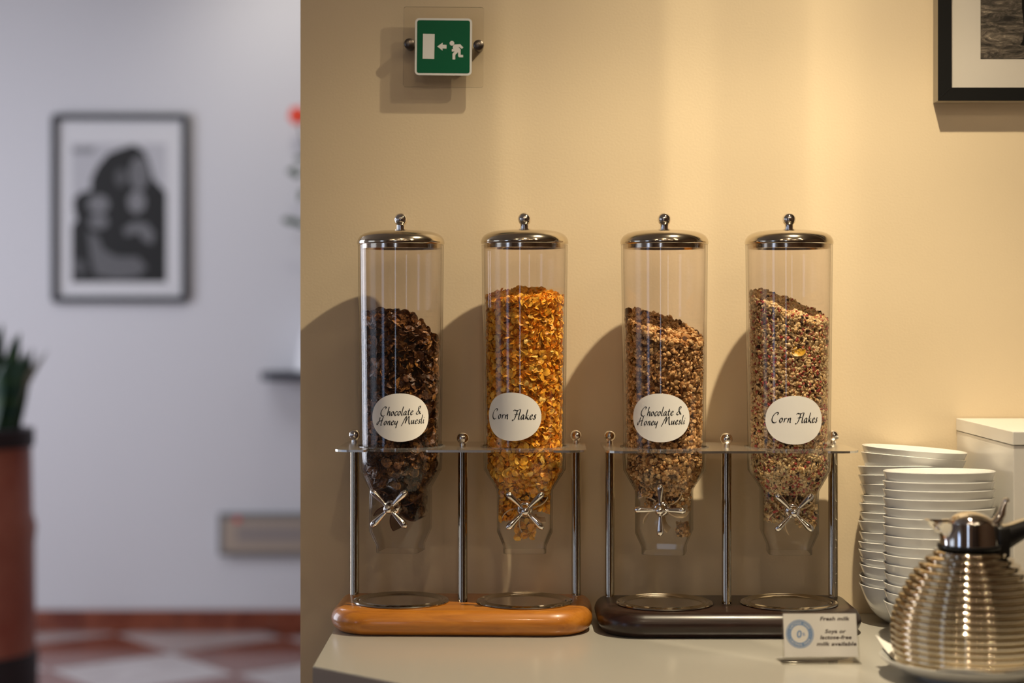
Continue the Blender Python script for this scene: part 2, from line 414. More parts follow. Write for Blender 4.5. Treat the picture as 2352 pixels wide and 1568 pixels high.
# container rings: local z above counter, half width, squareness exponent
RINGS = [(.2436, .0574, 2), (.2160, .0562, 2), (.2075, .0505, 2.6), (.199, .0445, 3.6), (.190, .0388, 5), (.184, .0380, 7), (.133, .0380, 7), (.1126, .0296, 7), (.1036, .0294, 7)]
NR = 64
def se_r(th, h, n):
    c, s = abs(math.cos(th)), abs(math.sin(th)); return h / ((c ** n + s ** n) ** (1 / n))
def ring(z, h, n): return [(se_r(2 * PI * i / NR, h, n) * math.cos(2 * PI * i / NR), se_r(2 * PI * i / NR, h, n) * math.sin(2 * PI * i / NR), z) for i in range(NR)]
_z = np.array([r[0] for r in RINGS][::-1]); _h = np.array([r[1] for r in RINGS][::-1]); _n = np.array([r[2] for r in RINGS][::-1], float)
TUBE_B, TUBE_T, R_B, R_T = .246, .5242, .0562, .0592
def r_in(z, th, wall=.0026):
    """inner radius of the container at local height z (arrays allowed)"""
    z = np.asarray(z, float)
    h = np.where(z >= .240, R_B + (np.clip(z, .24, .53) - .246) / (TUBE_T - TUBE_B) * (R_T - R_B) - .0006, np.interp(z, _z, _h)); h = np.where((z > .2152) & (z < .24), .0556, h)
    n = np.where(z >= .2152, 2.0, np.interp(z, _z, _n))
    c, s = np.abs(np.cos(th)) + 1e-9, np.abs(np.sin(th)) + 1e-9
    return h / ((c ** n + s ** n) ** (1 / n)) - wall

def make_container(root, x, dz, knob, knob_rot, vane_mat, yaw, sticker, zlid):
    T = empty('container', (x, 0, 0), yaw, parent=root)
    # cylinder
    V, F = g_lathe([(R_B, TUBE_B), (R_T, TUBE_T), (R_T - .0028, TUBE_T), (R_B - .0028, TUBE_B), (R_B, TUBE_B)], 96)
    mesh_obj('cylinder', V, F, M['acrylic'], T, angle=50)
    # funnel with collar
    outer = [ring(*r) for r in RINGS]; inner = [ring(z, h - .002, n) for z, h, n in reversed(RINGS)]
    V, F = g_loft(outer + inner + [outer[0]], False, False)
    mesh_obj('funnel', V, F, M['acrylic_low'], T, angle=28)
    V, F = g_lathe([(.0578, .2492), (.0604, .2492), (.0608, .2486), (.0608, .2446), (.0604, .2440), (.0578, .2440), (.0578, .2492)], 80)
    mesh_obj('collar', V, F, M['acrylic_rim'], T, angle=40)
    # lid with insert ring and ball knob: own part of the dispenser
    zl = zlid
    Ld = empty('lid', (x, 0, zl), yaw, parent=root)
    prof = [(.0, -.003), (.0545, -.003), (.0550, -.0052), (.0560, -.0052), (.0560, 0.0004), (.0594, .0004), (.0602, .0016), (.0601, .0042), (.0590, .0080), (.0562, .0120), (.0510, .0155), (.0430, .0180), (.0320, .0194), (.018, .0201), (.0085, .0204), (.0085, .0212), (.0, .0212)]
    V, F = g_lathe(prof, 72); mesh_obj('dome', V, F, M['lid'], Ld, angle=40)
    V, F = g_lathe([(0, .0204), (.0080, .0204), (.0080, .0214), (.0060, .0218), (.0060, .0272)] + [(.0093 * math.sin(a), .0348 - .0093 * math.cos(a)) for a in np.linspace(.72, PI, 14)[:-1]] + [(0, .0441)], 32)
    mesh_obj('ball_knob', V, F, M['chrome'], Ld, angle=40)
    # turn handle
    zk, yk = knob
    H = empty('turn_handle', (0, 0, zk), parent=T)
    mb = MB(); rx = Matrix.Rotation(R(90), 4, 'X')
    mb.add(*g_lathe([(0, .0375), (.0118, .0375), (.0118, .040), (.0105, .046), (.0085, .049), (.0045, .050), (.0045, yk - .006), (0, yk - .006)], 28), T=rx)
    mb.add(*g_lathe([(.0045, yk - .0095), (.0072, yk - .008), (.0072, yk + .002), (.0058, yk + .0052), (.0048, yk + .006)], 28), T=rx)
    mb.add(*g_sphere(.0062, (0, -yk - .006, 0), 22, 12))
    mb.build('hub', M['chrome'], H, angle=45)
    for k in range(4):
        a = R(knob_rot + 90 * k)
        prof = [(0, .004), (.0030, .0045), (.0024, .0085), (.0024, .0095), (.0027, .012), (.0036, .019), (.0045, .0255), (.0048, .0285), (.0044, .0315), (.0030, .0338), (.0014, .0347), (0, .0350)]
        D = Matrix.Translation((0, -yk, 0)) @ Matrix.Rotation(-a, 4, 'Y') @ Matrix.Rotation(R(90), 4, 'Y')
        mesh_obj('arm', *[v for v in (lambda g_: ([tuple(D @ Vector(p)) for p in g_[0]], g_[1]))(g_lathe(prof, 18))], M['chrome'], H, angle=50)
    # paddle wheel on the same shaft
    P = empty('paddle_wheel', (0, 0, zk), parent=T)
    V, F = g_lathe([(0, -.034), (.0075, -.034), (.0075, .034), (0, .034)], 24)
    mesh_obj('hub', [tuple(rx @ Vector(p)) for p in V], F, vane_mat, P, angle=45)
    for k in range(6):
        a = R(knob_rot + 18 + 60 * k); pts = []
        for t in np.linspace(0, 1, 7):
            r_ = .007 + .0275 * t; b = a + .38 * t * t; pts.append((r_ * math.cos(b), r_ * math.sin(b), -math.sin(b), math.cos(b)))
        rings = []
        for (px, pz, nx, nz) in pts:
            th = .0009
            rings.append([(px + nx * th, -.029, pz + nz * th), (px + nx * th, .029, pz + nz * th), (px - nx * th, .029, pz - nz * th), (px - nx * th, -.029, pz - nz * th)])
        V, F = g_loft(rings); mesh_obj('vane', V, F, vane_mat, P, angle=60)
    return T

# ---- lettering: strokes written with a broad nib
def catmull(P, n=6):
    P = [Vector(p) for p in P]
    if len(P) == 2: return [P[0].lerp(P[1], t) for t in np.linspace(0, 1, n + 1)]
    Q = [P[0] * 2 - P[1]] + P + [P[-1] * 2 - P[-2]]; out = []
    for i in range(1, len(Q) - 2):
        a, b, c, d = Q[i - 1:i + 3]
        for t in np.linspace(0, 1, n, endpoint=False):
            out.append(.5 * ((2 * b) + (c - a) * t + (2 * a - 5 * b + 4 * c - d) * t * t + (3 * b - a - 3 * c + d) * t ** 3))
    out.append(P[-1]); return out
GL = {
 'C': (.84, [[(.60, .74), (.70, .90), (.62, 1.0), (.40, .93), (.16, .62), (.06, .25), (.16, .0), (.36, -.06), (.60, .06)]]),
 'h': (.46, [[(.24, 1.0), (.14, .55), (.04, .0)], [(.08, .2), (.22, .42), (.33, .42), (.33, .25), (.30, .05), (.36, -.02)]]),
 'o': (.42, [[(.26, .44), (.12, .38), (.04, .18), (.10, .01), (.22, .04), (.32, .24), (.28, .42), (.20, .42)]]),
 'c': (.38, [[(.34, .36), (.26, .44), (.12, .34), (.05, .14), (.12, -.01), (.24, .02), (.34, .12)]]),
 'l': (.26, [[(.24, 1.0), (.12, .50), (.06, .10), (.10, -.02), (.20, .03)]]),
 'a': (.46, [[(.32, .40), (.20, .43), (.07, .25), (.05, .05), (.12, -.01), (.24, .14), (.34, .42)], [(.34, .42), (.29, .14), (.32, .0), (.42, .04)]]),
 't': (.34, [[(.22, .72), (.12, .30), (.10, .06), (.16, -.02), (.28, .05)], [(.03, .44), (.32, .47)]]),
 'e': (.40, [[(.07, .20), (.22, .25), (.30, .36), (.24, .44), (.12, .34), (.05, .14), (.12, -.01), (.24, .01), (.36, .12)]]),
 '&': (.62, [[(.56, .02), (.40, .18), (.27, .50), (.30, .84), (.43, .93), (.50, .82), (.40, .66), (.20, .50)], [(.36, .50), (.18, .38), (.02, .14), (.10, .0), (.28, .06), (.50, .34)]]),
 'H': (.92, [[(.42, .90), (.34, .55), (.20, .18), (.06, .02), (.02, .18), (.14, .36), (.40, .46), (.78, .52)], [(.84, 1.0), (.68, .50), (.56, .02), (.62, -.04), (.70, .02)]]),
 'n': (.46, [[(.10, .42), (.12, .30), (.05, .0)], [(.09, .18), (.22, .40), (.32, .42), (.32, .25), (.30, .04), (.38, .0)]]),
 'y': (.44, [[(.10, .42), (.06, .18), (.12, .03), (.24, .10), (.34, .30)], [(.38, .44), (.30, .05), (.22, -.28), (.20, -.40)]]),
 'M': (1.16, [[(.04, -.22), (.20, .10), (.46, .72), (.56, .88)], [(.56, .88), (.60, .84), (.56, .45), (.48, .08)], [(.48, .08), (.66, .50), (.86, .86), (.92, .92)], [(.92, .92), (.90, .50), (.94, .10), (1.02, -.02), (1.1, .04)]]),
 'u': (.48, [[(.10, .42), (.06, .16), (.10, .0), (.20, .08), (.34, .40)], [(.36, .44), (.31, .14), (.34, .0), (.44, .06)]]),
 's': (.34, [[(.30, .40), (.20, .43), (.13, .32), (.20, .18), (.20, .04), (.10, -.02), (.02, .05)]]),
 'i': (.24, [[(.14, .42), (.08, .12), (.12, -.01), (.20, .03)], [(.19, .60), (.21, .66)]]),
 'r': (.38, [[(.12, .42), (.12, .25), (.05, .0)], [(.10, .22), (.22, .40), (.36, .42)]]),
 'F': (.66, [[(.10, .80), (.22, .92), (.44, .88), (.66, .92), (.84, 1.02)], [(.56, .90), (.46, .50), (.30, .05), (.14, -.14), (.04, -.08)], [(.26, .44), (.46, .50), (.66, .52)]]),
 'k': (.44, [[(.24, 1.0), (.14, .55), (.04, .0)], [(.36, .42), (.24, .34), (.12, .22), (.22, .10), (.34, -.03), (.42, .02)]]),
 ' ': (.34, []),
}
def write(s, width, nib=.062, slant=.06):
    """returns vertex/face lists of the written line, width metres wide, baseline at 0, starting at x=0"""
    x = 0; segs = []
    for ch in s:
        adv, st = GL[ch]
        for k in st: segs.append([(px + x + slant * py, py) for px, py in k])
        x += adv
    V, F = [], []; s_ = width / x
    for sg in segs:
        P = catmull(sg, 7); n0 = len(V)
        for i, p in enumerate(P):
            t = (P[min(i + 1, len(P) - 1)] - P[max(i - 1, 0)]); t = t.normalized() if t.length > 0 else Vector((1, 0)); nn = Vector((-t.y, t.x))
            ang = math.atan2(t.y, t.x); wd = nib * (.30 + .95 * abs(math.sin(ang - R(35))))
            if i in (0, len(P) - 1): wd *= .55
            a, b = p + nn * wd * .5, p - nn * wd * .5
            V += [(a.x * s_, a.y * s_, 0), (b.x * s_, b.y * s_, 0)]
            if i: F.append((n0 + 2 * i - 2, n0 + 2 * i - 1, n0 + 2 * i + 1, n0 + 2 * i))
    return V, F
def wrap(V, phi0, z0, r, off):
    """flat sticker coordinates (arc, height) onto the cylinder, phi0 from the front towards +x"""
    out = []
    for u, v, *_ in V:
        rr = r(z0 + v) + off; ph = phi0 + u / rr; out.append((rr * math.sin(ph), -rr * math.cos(ph), z0 + v))
    return out
def r_out(z): return R_B + (z - TUBE_B) / (TUBE_T - TUBE_B) * (R_T - R_B)
def make_sticker(root, x, phi, zc, kind, hw, hh, rot):
    S = empty('sticker', (x, 0, 0), parent=root)
    V, F = [(0, 0)], []; nr, na = 7, 64
    for k in range(1, nr + 1):
        for i in range(na):
            a = 2 * PI * i / na; c, s = math.cos(a), math.sin(a); q = (abs(c) ** 2.06 + abs(s) ** 2.06) ** (-1 / 2.06); V.append((hw * q * c * k / nr, hh * q * s * k / nr))
    F += [(0, 1 + i, 1 + (i + 1) % na) for i in range(na)]
    for k in range(nr - 1):
        for i in range(na):
            a, b = 1 + k * na + i, 1 + k * na + (i + 1) % na; F.append((a, a + na, b + na, b))
    mesh_obj('label_disc', wrap(V, phi, zc, r_out, .0005), F, M['sticker'], S)
    mb = MB(); sc_ = .000596
    lines = [('Chocolate &', 96 * sc_, -47 * sc_, 4 * sc_, .035), ('Honey Muesli', 114 * sc_, -56.5 * sc_, -17.5 * sc_, .04)] if kind == 'choc' else [('Corn Flakes', 110 * sc_, -54 * sc_, -5 * sc_, .0)]
    for s, wd, ox, oy, tilt in lines:
        Vt, Ft = write(s, wd, nib=.115)
        Vt = [(ox + a, oy + b + a * tilt, 0) for a, b, c in Vt]
        mb.add(wrap(Vt, phi, zc, r_out, .00062), Ft)
    mb.build('lettering', M['ink'], S, smooth=False)

def make_dispenser(name, loc, rz, wood_m, plate_m, label, specs, zl):
    root = empty(name, loc, rz); tag(root, label, 'cereal dispenser', 'double cereal dispensers on the counter')
    hz, r = .034, .017; rings = []
    for i in range(13):
        a = R(-90 + 180 * i / 12); z = r + r * math.sin(a); ins = .016 * (1 - math.cos(a)) ** .9
        rings.append([(x, y, z) for x, y in rrect(.178, -.085, .085, .060, .022, 9, ins)])
    V, F = g_loft(rings); mesh_obj('base', V, F, wood_m, root, angle=50)
    zp = .248
    # posts: one in front between the tubes, two behind at the ends
    for px, py in ((-.1565, .060), (0, 0), (.1565, .060)):
        V, F = g_lathe([(0, hz), (.0068, hz), (.0066, hz + .001), (.0066, zp - .003), (0, zp - .003)], 28)
        pst = mesh_obj('post', V, F, M['post'], root, loc=(px, py, 0), angle=50)
        V, F = g_lathe([(0, zp), (.0046, zp), (.0046, zp + .0025)] + [(.0084 * math.sin(a), zp + .0108 - .0084 * math.cos(a)) for a in np.linspace(.58, PI, 14)[:-1]] + [(0, zp + .0192)], 28)
        mesh_obj('ball_finial', V, F, M['chrome'], pst, angle=45)
    # shelf plate with two keyholes open to the front
    out = []
    hx, yf, yb, rc = .169, -.075, .084, .022
    out += [(hx - .012 + .012 * math.cos(R(a)), yb - .012 + .012 * math.sin(R(a))) for a in (0, 30, 60, 90)]
    out += [(-hx + .012 + .012 * math.cos(R(a)), yb - .012 + .012 * math.sin(R(a))) for a in (90, 120, 150, 180)]
    out += [(-hx + rc + rc * math.cos(R(a)), yf + rc + rc * math.sin(R(a))) for a in (180, 200, 220, 240, 260, 270)]
    for cx in (-.0852, .0852):
        rh = .0586; sw = .040; a0 = math.atan2(-math.sqrt(rh * rh - sw * sw), -sw)
        out += [(cx - sw - .003, yf), (cx - sw, yf + .004)]
        st = math.atan2(-math.sqrt(rh * rh - sw * sw), -sw) % (2 * PI); en = math.atan2(-math.sqrt(rh * rh - sw * sw), sw)
        for k in range(41):
            a = st + ((en) - st) * k / 40
            out.append((cx + rh * math.cos(a), rh * math.sin(a)))
        out += [(cx + sw, yf + .004), (cx + sw + .003, yf)]
    out += [(hx - rc + rc * math.cos(R(a)), yf + rc + rc * math.sin(R(a))) for a in (270, 290, 310, 330, 350, 360)]
    V, F = g_prism(out, zp - .003, zp); mesh_obj('shelf_plate', V, F, plate_m, root, smooth=False)
    for (cx, knob, kr, vm, yaw, st), z_ in zip(specs, zl):
        make_container(root, cx, 0, knob, kr, vm, yaw, st, z_)
        make_sticker(root, cx, *st)
        prof = [(0, .0356), (.030, .0356), (.052, .0360), (.0545, .0385), (.0565, .0390), (.059, .0368), (.0605, .0368), (.0625, .0386), (.0660, .0372), (.0664, .0362), (.0655, hz + .0002), (0, hz + .0002)]
        prof = [(0, .0352), (.052, .0352), (.0542, .0372), (.0560, .0378), (.0580, .0364), (.0605, .0364), (.0625, .0378), (.0655, .0366), (.0664, .0352), (.0655, hz + .0002), (0, hz + .0002)]
        V, F = g_lathe(prof, 80); mesh_obj('drip_tray', V, F, M['tray'], root, loc=(cx, 0, 0), angle=35)
    return root
KZ = .1675
D1 = (-.0678, 2.396, CT); D2 = (.2935, 2.381, CT)
S1 = [(-.0852, (KZ + .001, .064), 45, M['vane_brown'], R(-9), (R(4.5), .2902, 'choc', .0415, .0325, 0)),
      (.0852, (KZ - .001, .064), 45, M['vane_cream'], R(2), (R(-16), .2915, 'corn', .0405, .0326, 0))]
S2 = [(-.0852, (KZ + .001, .064), 0, M['vane_cream'], R(-10), (R(-10.5), .2908, 'choc', .0415, .0325, 0)),
      (.0852, (KZ - .002, .064), 45, M['vane_cream'], R(-3), (R(-1), .2878, 'corn', .0412, .0325, 0))]
disp1 = make_dispenser('cereal_dispenser', D1, R(-1.8), M['beech'], M['steel'], 'double cereal dispenser on a honey-coloured wooden base', S1, (.5245, .5250))
disp2 = make_dispenser('cereal_dispenser', D2, 0, M['wenge'], M['steel'], 'double cereal dispenser on a very dark brown wooden base', S2, (.5240, .5240))
# ------------------------------------------------------------------ cereals
def unit_rot(n, flat=None):
    """n random rotation matrices"""
    q = rng.normal(size=(n, 4)); q /= np.linalg.norm(q, axis=1)[:, None]; w_, x, y, z = q.T
    return np.stack([np.stack([1 - 2 * (y * y + z * z), 2 * (x * y - z * w_), 2 * (x * z + y * w_)], 1), np.stack([2 * (x * y + z * w_), 1 - 2 * (x * x + z * z), 2 * (y * z - x * w_)], 1), np.stack([2 * (x * z - y * w_), 2 * (y * z + x * w_), 1 - 2 * (x * x + y * y)], 1)], 1)
def t_disc(nr=2, na=9):
    V = [(0, 0, 0)]; F = []
    for k in range(1, nr + 1): V += [(math.cos(2 * PI * (i + .5 * k) / na) * k / nr, math.sin(2 * PI * (i + .5 * k) / na) * k / nr, 0) for i in range(na)]
    F += [(0, 1 + i, 1 + (i + 1) % na) for i in range(na)]
    for k in range(nr - 1):
        for i in range(na):
            a, b = 1 + k * na + i, 1 + k * na + (i + 1) % na; c, d = a + na, 1 + (k + 1) * na + (i + 1) % na
            F += [(a, c, b), (b, c, d)]
    return np.array(V, float), np.array(F)
def t_ico(sub):
    bm = bmesh.new(); bmesh.ops.create_icosphere(bm, subdivisions=sub, radius=1); bm.verts.ensure_lookup_table()
    V = np.array([v.co[:] for v in bm.verts]); F = np.array([[v.index for v in f.verts] for f in bm.faces]); bm.free(); return V, F
def shape_flake(V, n, size, curl, wave, jag):
    """n curved irregular discs"""
    P = np.repeat(V[None], n, 0); rad = np.hypot(P[..., 0], P[..., 1]); th = np.arctan2(P[..., 1], P[..., 0])
    s = rng.uniform(*size, (n, 1)); asp = rng.uniform(.68, 1, (n, 1))
    ph = rng.uniform(0, 6.28, (n, 3)); k = 1 + jag * (np.sin(2 * th + ph[:, :1]) * .5 + np.sin(3 * th + ph[:, 1:2]) + .6 * np.sin(5 * th + ph[:, 2:]))
    X = P[..., 0] * k; Y = P[..., 1] * k * asp; c1 = rng.uniform(-curl, curl, (n, 1)); c2 = rng.uniform(-curl * .3, curl, (n, 1))
    Z = c1 * X * X + c2 * Y * Y + wave * rad ** 2 * np.sin(3 * th + ph[:, :1] * 2) + wave * .7 * rng.normal(size=rad.shape) * (rad < .99)
    return np.stack([X * s, Y * s, Z * s], -1)
def shape_blob(V, n, size, asp, lump):
    P = np.repeat(V[None], n, 0); s = rng.uniform(*size, (n, 1, 1)); A = np.stack([np.ones(n), rng.uniform(*asp[0], n), rng.uniform(*asp[1], n)], -1)[:, None, :]
    d = 1 + lump * rng.normal(size=P.shape[:2])[..., None]
    return P * A * s * d
def build_cereal(name, cfg, x, root, label, cat):
    """pieces packed inside the container; world geometry under no parent"""
    parts = []
    top = cfg['top']; zb = cfg.get('zb', .186)
    for ent in cfg['ents']:
        V, F, fn, n, cols, lay = ent
        if n <= 0: continue
        n_top = int(n * cfg.get('ftop', .16)); n_ex = 0; ex = cfg.get('extra', [])
        th = rng.uniform(0, 2 * PI, n)
        z = rng.uniform(zb, 1, n); ztmax = top(.05 * np.cos(th), .05 * np.sin(th)); z = zb + (z - zb) / (1 - zb) * (ztmax - zb)
        P = fn(V, n); Rm = unit_rot(n)
        P = np.einsum('nij,nkj->nki', Rm, P)
        rr = r_in(z, th)
        # radial extent of each piece
        rd = np.stack([np.cos(th), np.sin(th)], -1); ext = np.einsum('nkj,nj->nk', P[..., :2], rd).max(1)
        depth = rng.uniform(0, lay, n) ** 1.0
        cr = np.maximum(rr - .0005 - ext - depth, .0)
        C = np.stack([rd[:, 0] * cr, rd[:, 1] * cr, z], -1)
        it = np.arange(n) < n_top
        q = np.sqrt(rng.uniform(0, 1, n)) * .053; tx, ty = q * np.cos(th), q * np.sin(th)
        C[it] = np.stack([tx, ty, top(tx, ty) - rng.uniform(-.003, .004, n)], -1)[it]
        if ex:
            n_ex = int(n * cfg.get('fex', .08)); idx = np.arange(n_top, n_top + n_ex)
            for e_i, e in enumerate(ex):
                ii = idx[e_i::len(ex)]
                C[ii] = np.stack([rng.uniform(e[0], e[1], len(ii)), rng.uniform(-.030, .030, len(ii)), rng.uniform(e[2], e[3], len(ii))], -1)
        keep = np.ones(n, bool)
        for v in cfg.get('void', []):
            dth = (th - v[0] + PI) % (2 * PI) - PI; keep &= ~((np.abs(dth) < v[1]) & (C[:, 2] > v[2]) & (C[:, 2] < v[3]) & (cr > .040))
        P = P + C[:, None, :]
        # keep all vertices inside the wall
        T_ = np.arctan2(P[..., 1], P[..., 0]); rv = np.hypot(P[..., 0], P[..., 1]); lim = r_in(P[..., 2], T_) - .0004
        f = np.where(rv > lim, lim / np.maximum(rv, 1e-6), 1); P[..., 0] *= f; P[..., 1] *= f
        cc = np.array([c for c, _ in cols]); pr = np.array([p for _, p in cols], float); pr /= pr.sum()
        ci = rng.choice(len(cc), n, p=pr); col = cc[ci] * rng.uniform(.72, 1.22, (n, 1))
        parts.append((P[keep], F, col[keep]))
    # dense core behind the visible pieces
    nz, na = 26, 40; cV, cF = [], []
    th = np.linspace(0, 2 * PI, na, endpoint=False)
    for k in range(nz + 1):
        ztop = top(.045 * np.cos(th), .045 * np.sin(th)) - .006
        z = (zb + .004) + (ztop - zb - .004) * k / nz
        rr = r_in(z, th) - cfg['core_in']
        for v in cfg.get('void', []):
            dth = (th - v[0] + PI) % (2 * PI) - PI; rr = np.where((np.abs(dth) < v[1] * 1.1) & (z > v[2] - .004) & (z < v[3] + .004), np.minimum(rr, .034), rr)
        cV += [(rr[i] * math.cos(th[i]), rr[i] * math.sin(th[i]), z[i]) for i in range(na)]
    for k in range(nz):
        for i in range(na): cF.append((k * na + i, k * na + (i + 1) % na, (k + 1) * na + (i + 1) % na, (k + 1) * na + i))
    cV.append((0, 0, zb + .004)); cV.append((0, 0, float(top(0, 0)) - .006)); nn = len(cV)
    for i in range(na): cF += [(nn - 2, (i + 1) % na, i), (nn - 1, nz * na + i, nz * na + (i + 1) % na)]
    allV = [p.reshape(-1, 3) for p, _, _ in parts]; allF = []; allC = []; off = 0
    for p, F, c in parts:
        n, k = p.shape[:2]; allF.append((F[None] + (np.arange(n) * k)[:, None, None] + off).reshape(-1, 3)); allC.append(np.repeat(c, k, 0)); off += n * k
    cv = np.array(cV); cq = np.array([f for f in cF if len(f) == 4]); ctri = np.array([f for f in cF if len(f) == 3])
    ctri = np.concatenate([ctri, cq[:, [0, 1, 2]], cq[:, [0, 2, 3]]]) + off
    allV.append(cv); allF.append(ctri); allC.append(np.repeat(np.array([cfg['core_col']]), len(cv), 0))
    VV = np.concatenate(allV); FF = np.concatenate(allF).astype(np.int32); CC = np.concatenate(allC)
    me = bpy.data.meshes.new(name); me.vertices.add(len(VV)); me.vertices.foreach_set('co', VV.astype(np.float32).ravel())
    me.loops.add(FF.size); me.loops.foreach_set('vertex_index', FF.ravel()); me.polygons.add(len(FF))
    me.polygons.foreach_set('loop_start', np.arange(0, FF.size, 3, dtype=np.int32)); me.polygons.foreach_set('loop_total', np.full(len(FF), 3, np.int32))
    me.update(); me.validate()
    me.polygons.foreach_set('use_smooth', np.ones(len(FF), bool))
    at = me.color_attributes.new('tint', 'FLOAT_COLOR', 'POINT'); at.data.foreach_set('color', np.concatenate([CC, np.ones((len(CC), 1))], 1).astype(np.float32).ravel())
    me.materials.append(cfg['mat'])
    o = bpy.data.objects.new(name, me); COL.objects.link(o)
    rz = root.rotation_euler.z; o.location = (root.location.x + x * math.cos(rz), root.location.y + x * math.sin(rz), root.location.z); o.rotation_euler = (0, 0, rz)
    tag(o, label, cat, kind='stuff'); return o
disc, disc3, ico1, ico2 = t_disc(2, 11), t_disc(3, 13), t_ico(1), t_ico(2)
m_choc = attr_mat('chocolate_flake', .38, .5, 420, .8, .9, .0010, dark=(.28, .22, .2))
m_corn = attr_mat('corn_flake', .42, .4, 500, .5, .35, .0006, dark=(.75, .62, .5))
m_gran = attr_mat('granola', .65, .3, 620, .9, .6, .0010, dark=(.5, .42, .36))
m_mues = attr_mat('muesli', .6, .3, 800, .4, .3, .0004, dark=(.55, .5, .45))
clipf = lambda v, a, b: np.clip(v, a, b)
build_cereal('chocolate_flakes', dict(mat=m_choc, zb=.197, ftop=.16, core_in=.010, core_col=(.02, .009, .004), void=[(R(-28), .42, .262, .298)], extra=[(-.034, .034, .172, .190), (.0, .034, .155, .172)], fex=.03,
    top=lambda x, y: .4215 - np.clip((x - .004) * .75, -.002, .034) + np.clip(y, -.05, .05) * .12 + .002 * np.sin(x * 260 + 1) * np.cos(y * 190),
    ents=[(disc3[0], disc3[1], lambda V, n: shape_flake(V, n, (.0060, .0100), .42, .10, .045), 3000, [((.15, .062, .022), 5), ((.26, .115, .034), 3), ((.42, .20, .055), 1.6), ((.08, .035, .016), 2)], .007),
          (ico1[0], ico1[1], lambda V, n: shape_blob(V, n, (.0016, .003), ((.6, 1), (.5, .9)), .18), 900, [((.10, .045, .015), 2), ((.2, .09, .02), 1)], .006)]),
    -.0852, disp1, 'dark brown chocolate flakes filling the tube nearest the hall opening', 'cereal')
build_cereal('corn_flakes', dict(mat=m_corn, zb=.184, ftop=.16, core_in=.0095, core_col=(.62, .26, .025), extra=[(-.034, .034, .160, .188), (-.034, -.012, .150, .172), (-.012, .012, .125, .150)], fex=.07,
    top=lambda x, y: .4545 - np.abs(x) * .10 + np.clip(y, -.05, .05) * .16 + .002 * np.sin(x * 240) * np.cos(y * 200 + 1),
    ents=[(disc[0], disc[1], lambda V, n: shape_flake(V, n, (.0032, .0062), .62, .07, .04), 10500, [((.97, .50, .045), 5), ((1.0, .60, .085), 3), ((.88, .38, .03), 2), ((1.0, .68, .17), 1)], .0065)]),
    .0852, disp1, 'golden orange corn flakes filling the other tube above the honey-coloured base', 'cereal')
build_cereal('granola', dict(mat=m_gran, zb=.184, ftop=.16, core_in=.0085, core_col=(.22, .11, .04), extra=[(-.03, .034, .162, .188), (.018, .033, .128, .142)], fex=.035,
    top=lambda x, y: .4090 - np.clip(x * .30, -.014, .016) + np.clip(y, -.05, .05) * .32 + .003 * np.sin(x * 200 + 2) * np.cos(y * 170),
    ents=[(ico2[0], ico2[1], lambda V, n: shape_blob(V, n, (.0018, .0038), ((.65, 1), (.5, 1)), .15), 5600, [((.80, .50, .22), 4), ((.90, .62, .31), 3), ((.60, .32, .12), 3), ((.22, .10, .035), 1.2)], .007),
          (disc[0], disc[1], lambda V, n: shape_flake(V, n, (.0026, .0042), .7, .12, .06), 3600, [((.80, .54, .26), 3), ((.62, .35, .13), 2)], .006),
          (disc3[0], disc3[1], lambda V, n: shape_flake(V, n, (.006, .0085), .6, .10, .05), 240, [((.42, .21, .07), 2), ((.12, .05, .02), 1)], .004)]),
    -.0852, disp2, 'tan crunchy granola clusters in a tube above the dark base', 'cereal')
build_cereal('muesli', dict(mat=m_mues, zb=.186, ftop=.15, core_in=.0075, core_col=(.42, .27, .13), extra=[(-.034, -.008, .148, .172), (.012, .034, .140, .176), (-.03, .03, .17, .19)], fex=.06,
    top=lambda x, y: .4490 - np.clip((x + .03) * .36, -.012, .032) + np.clip(y, -.05, .05) * .26 + .002 * np.sin(x * 180),
    ents=[(ico1[0], ico1[1], lambda V, n: shape_blob(V, n, (.0029, .0042), ((.6, .88), (.13, .26)), .05), 14000, [((.88, .64, .33), 5), ((.95, .74, .43), 3), ((.74, .48, .21), 2)], .0055),
          (ico1[0], ico1[1], lambda V, n: shape_blob(V, n, (.0028, .0038), ((.5, .62), (.5, .62)), .05), 1900, [((.48, .085, .07), 3), ((.58, .17, .13), 1)], .004),
          (ico1[0], ico1[1], lambda V, n: shape_blob(V, n, (.0026, .0034), ((.6, .7), (.5, .62)), .05), 2300, [((.85, .66, .36), 3)], .004),
          (ico1[0], ico1[1], lambda V, n: shape_blob(V, n, (.0028, .0045), ((.6, .9), (.4, .7)), .16), 420, [((.05, .02, .014), 2)], .004)]),
    .0852, disp2, 'pale oat muesli with red berries in the fullest tube', 'cereal')
# the one big yellow flake in the muesli
P = shape_flake(disc3[0], 1, (.0092, .0093), .35, .06, .06)[0]; Rt = Matrix.Rotation(R(78), 3, 'X')
me_v = [tuple(Rt @ Vector(p)) for p in P]
sf = mesh_obj('corn_flake', me_v, [tuple(f) for f in disc3[1]], mat('yellow_flake', (.85, .48, .03), .4), None)
sf.location = (disp2.location.x + .0852 + .0045, disp2.location.y - .0518, CT + .3795)
tag(sf, 'single large yellow corn flake among the pale muesli', 'corn flake')

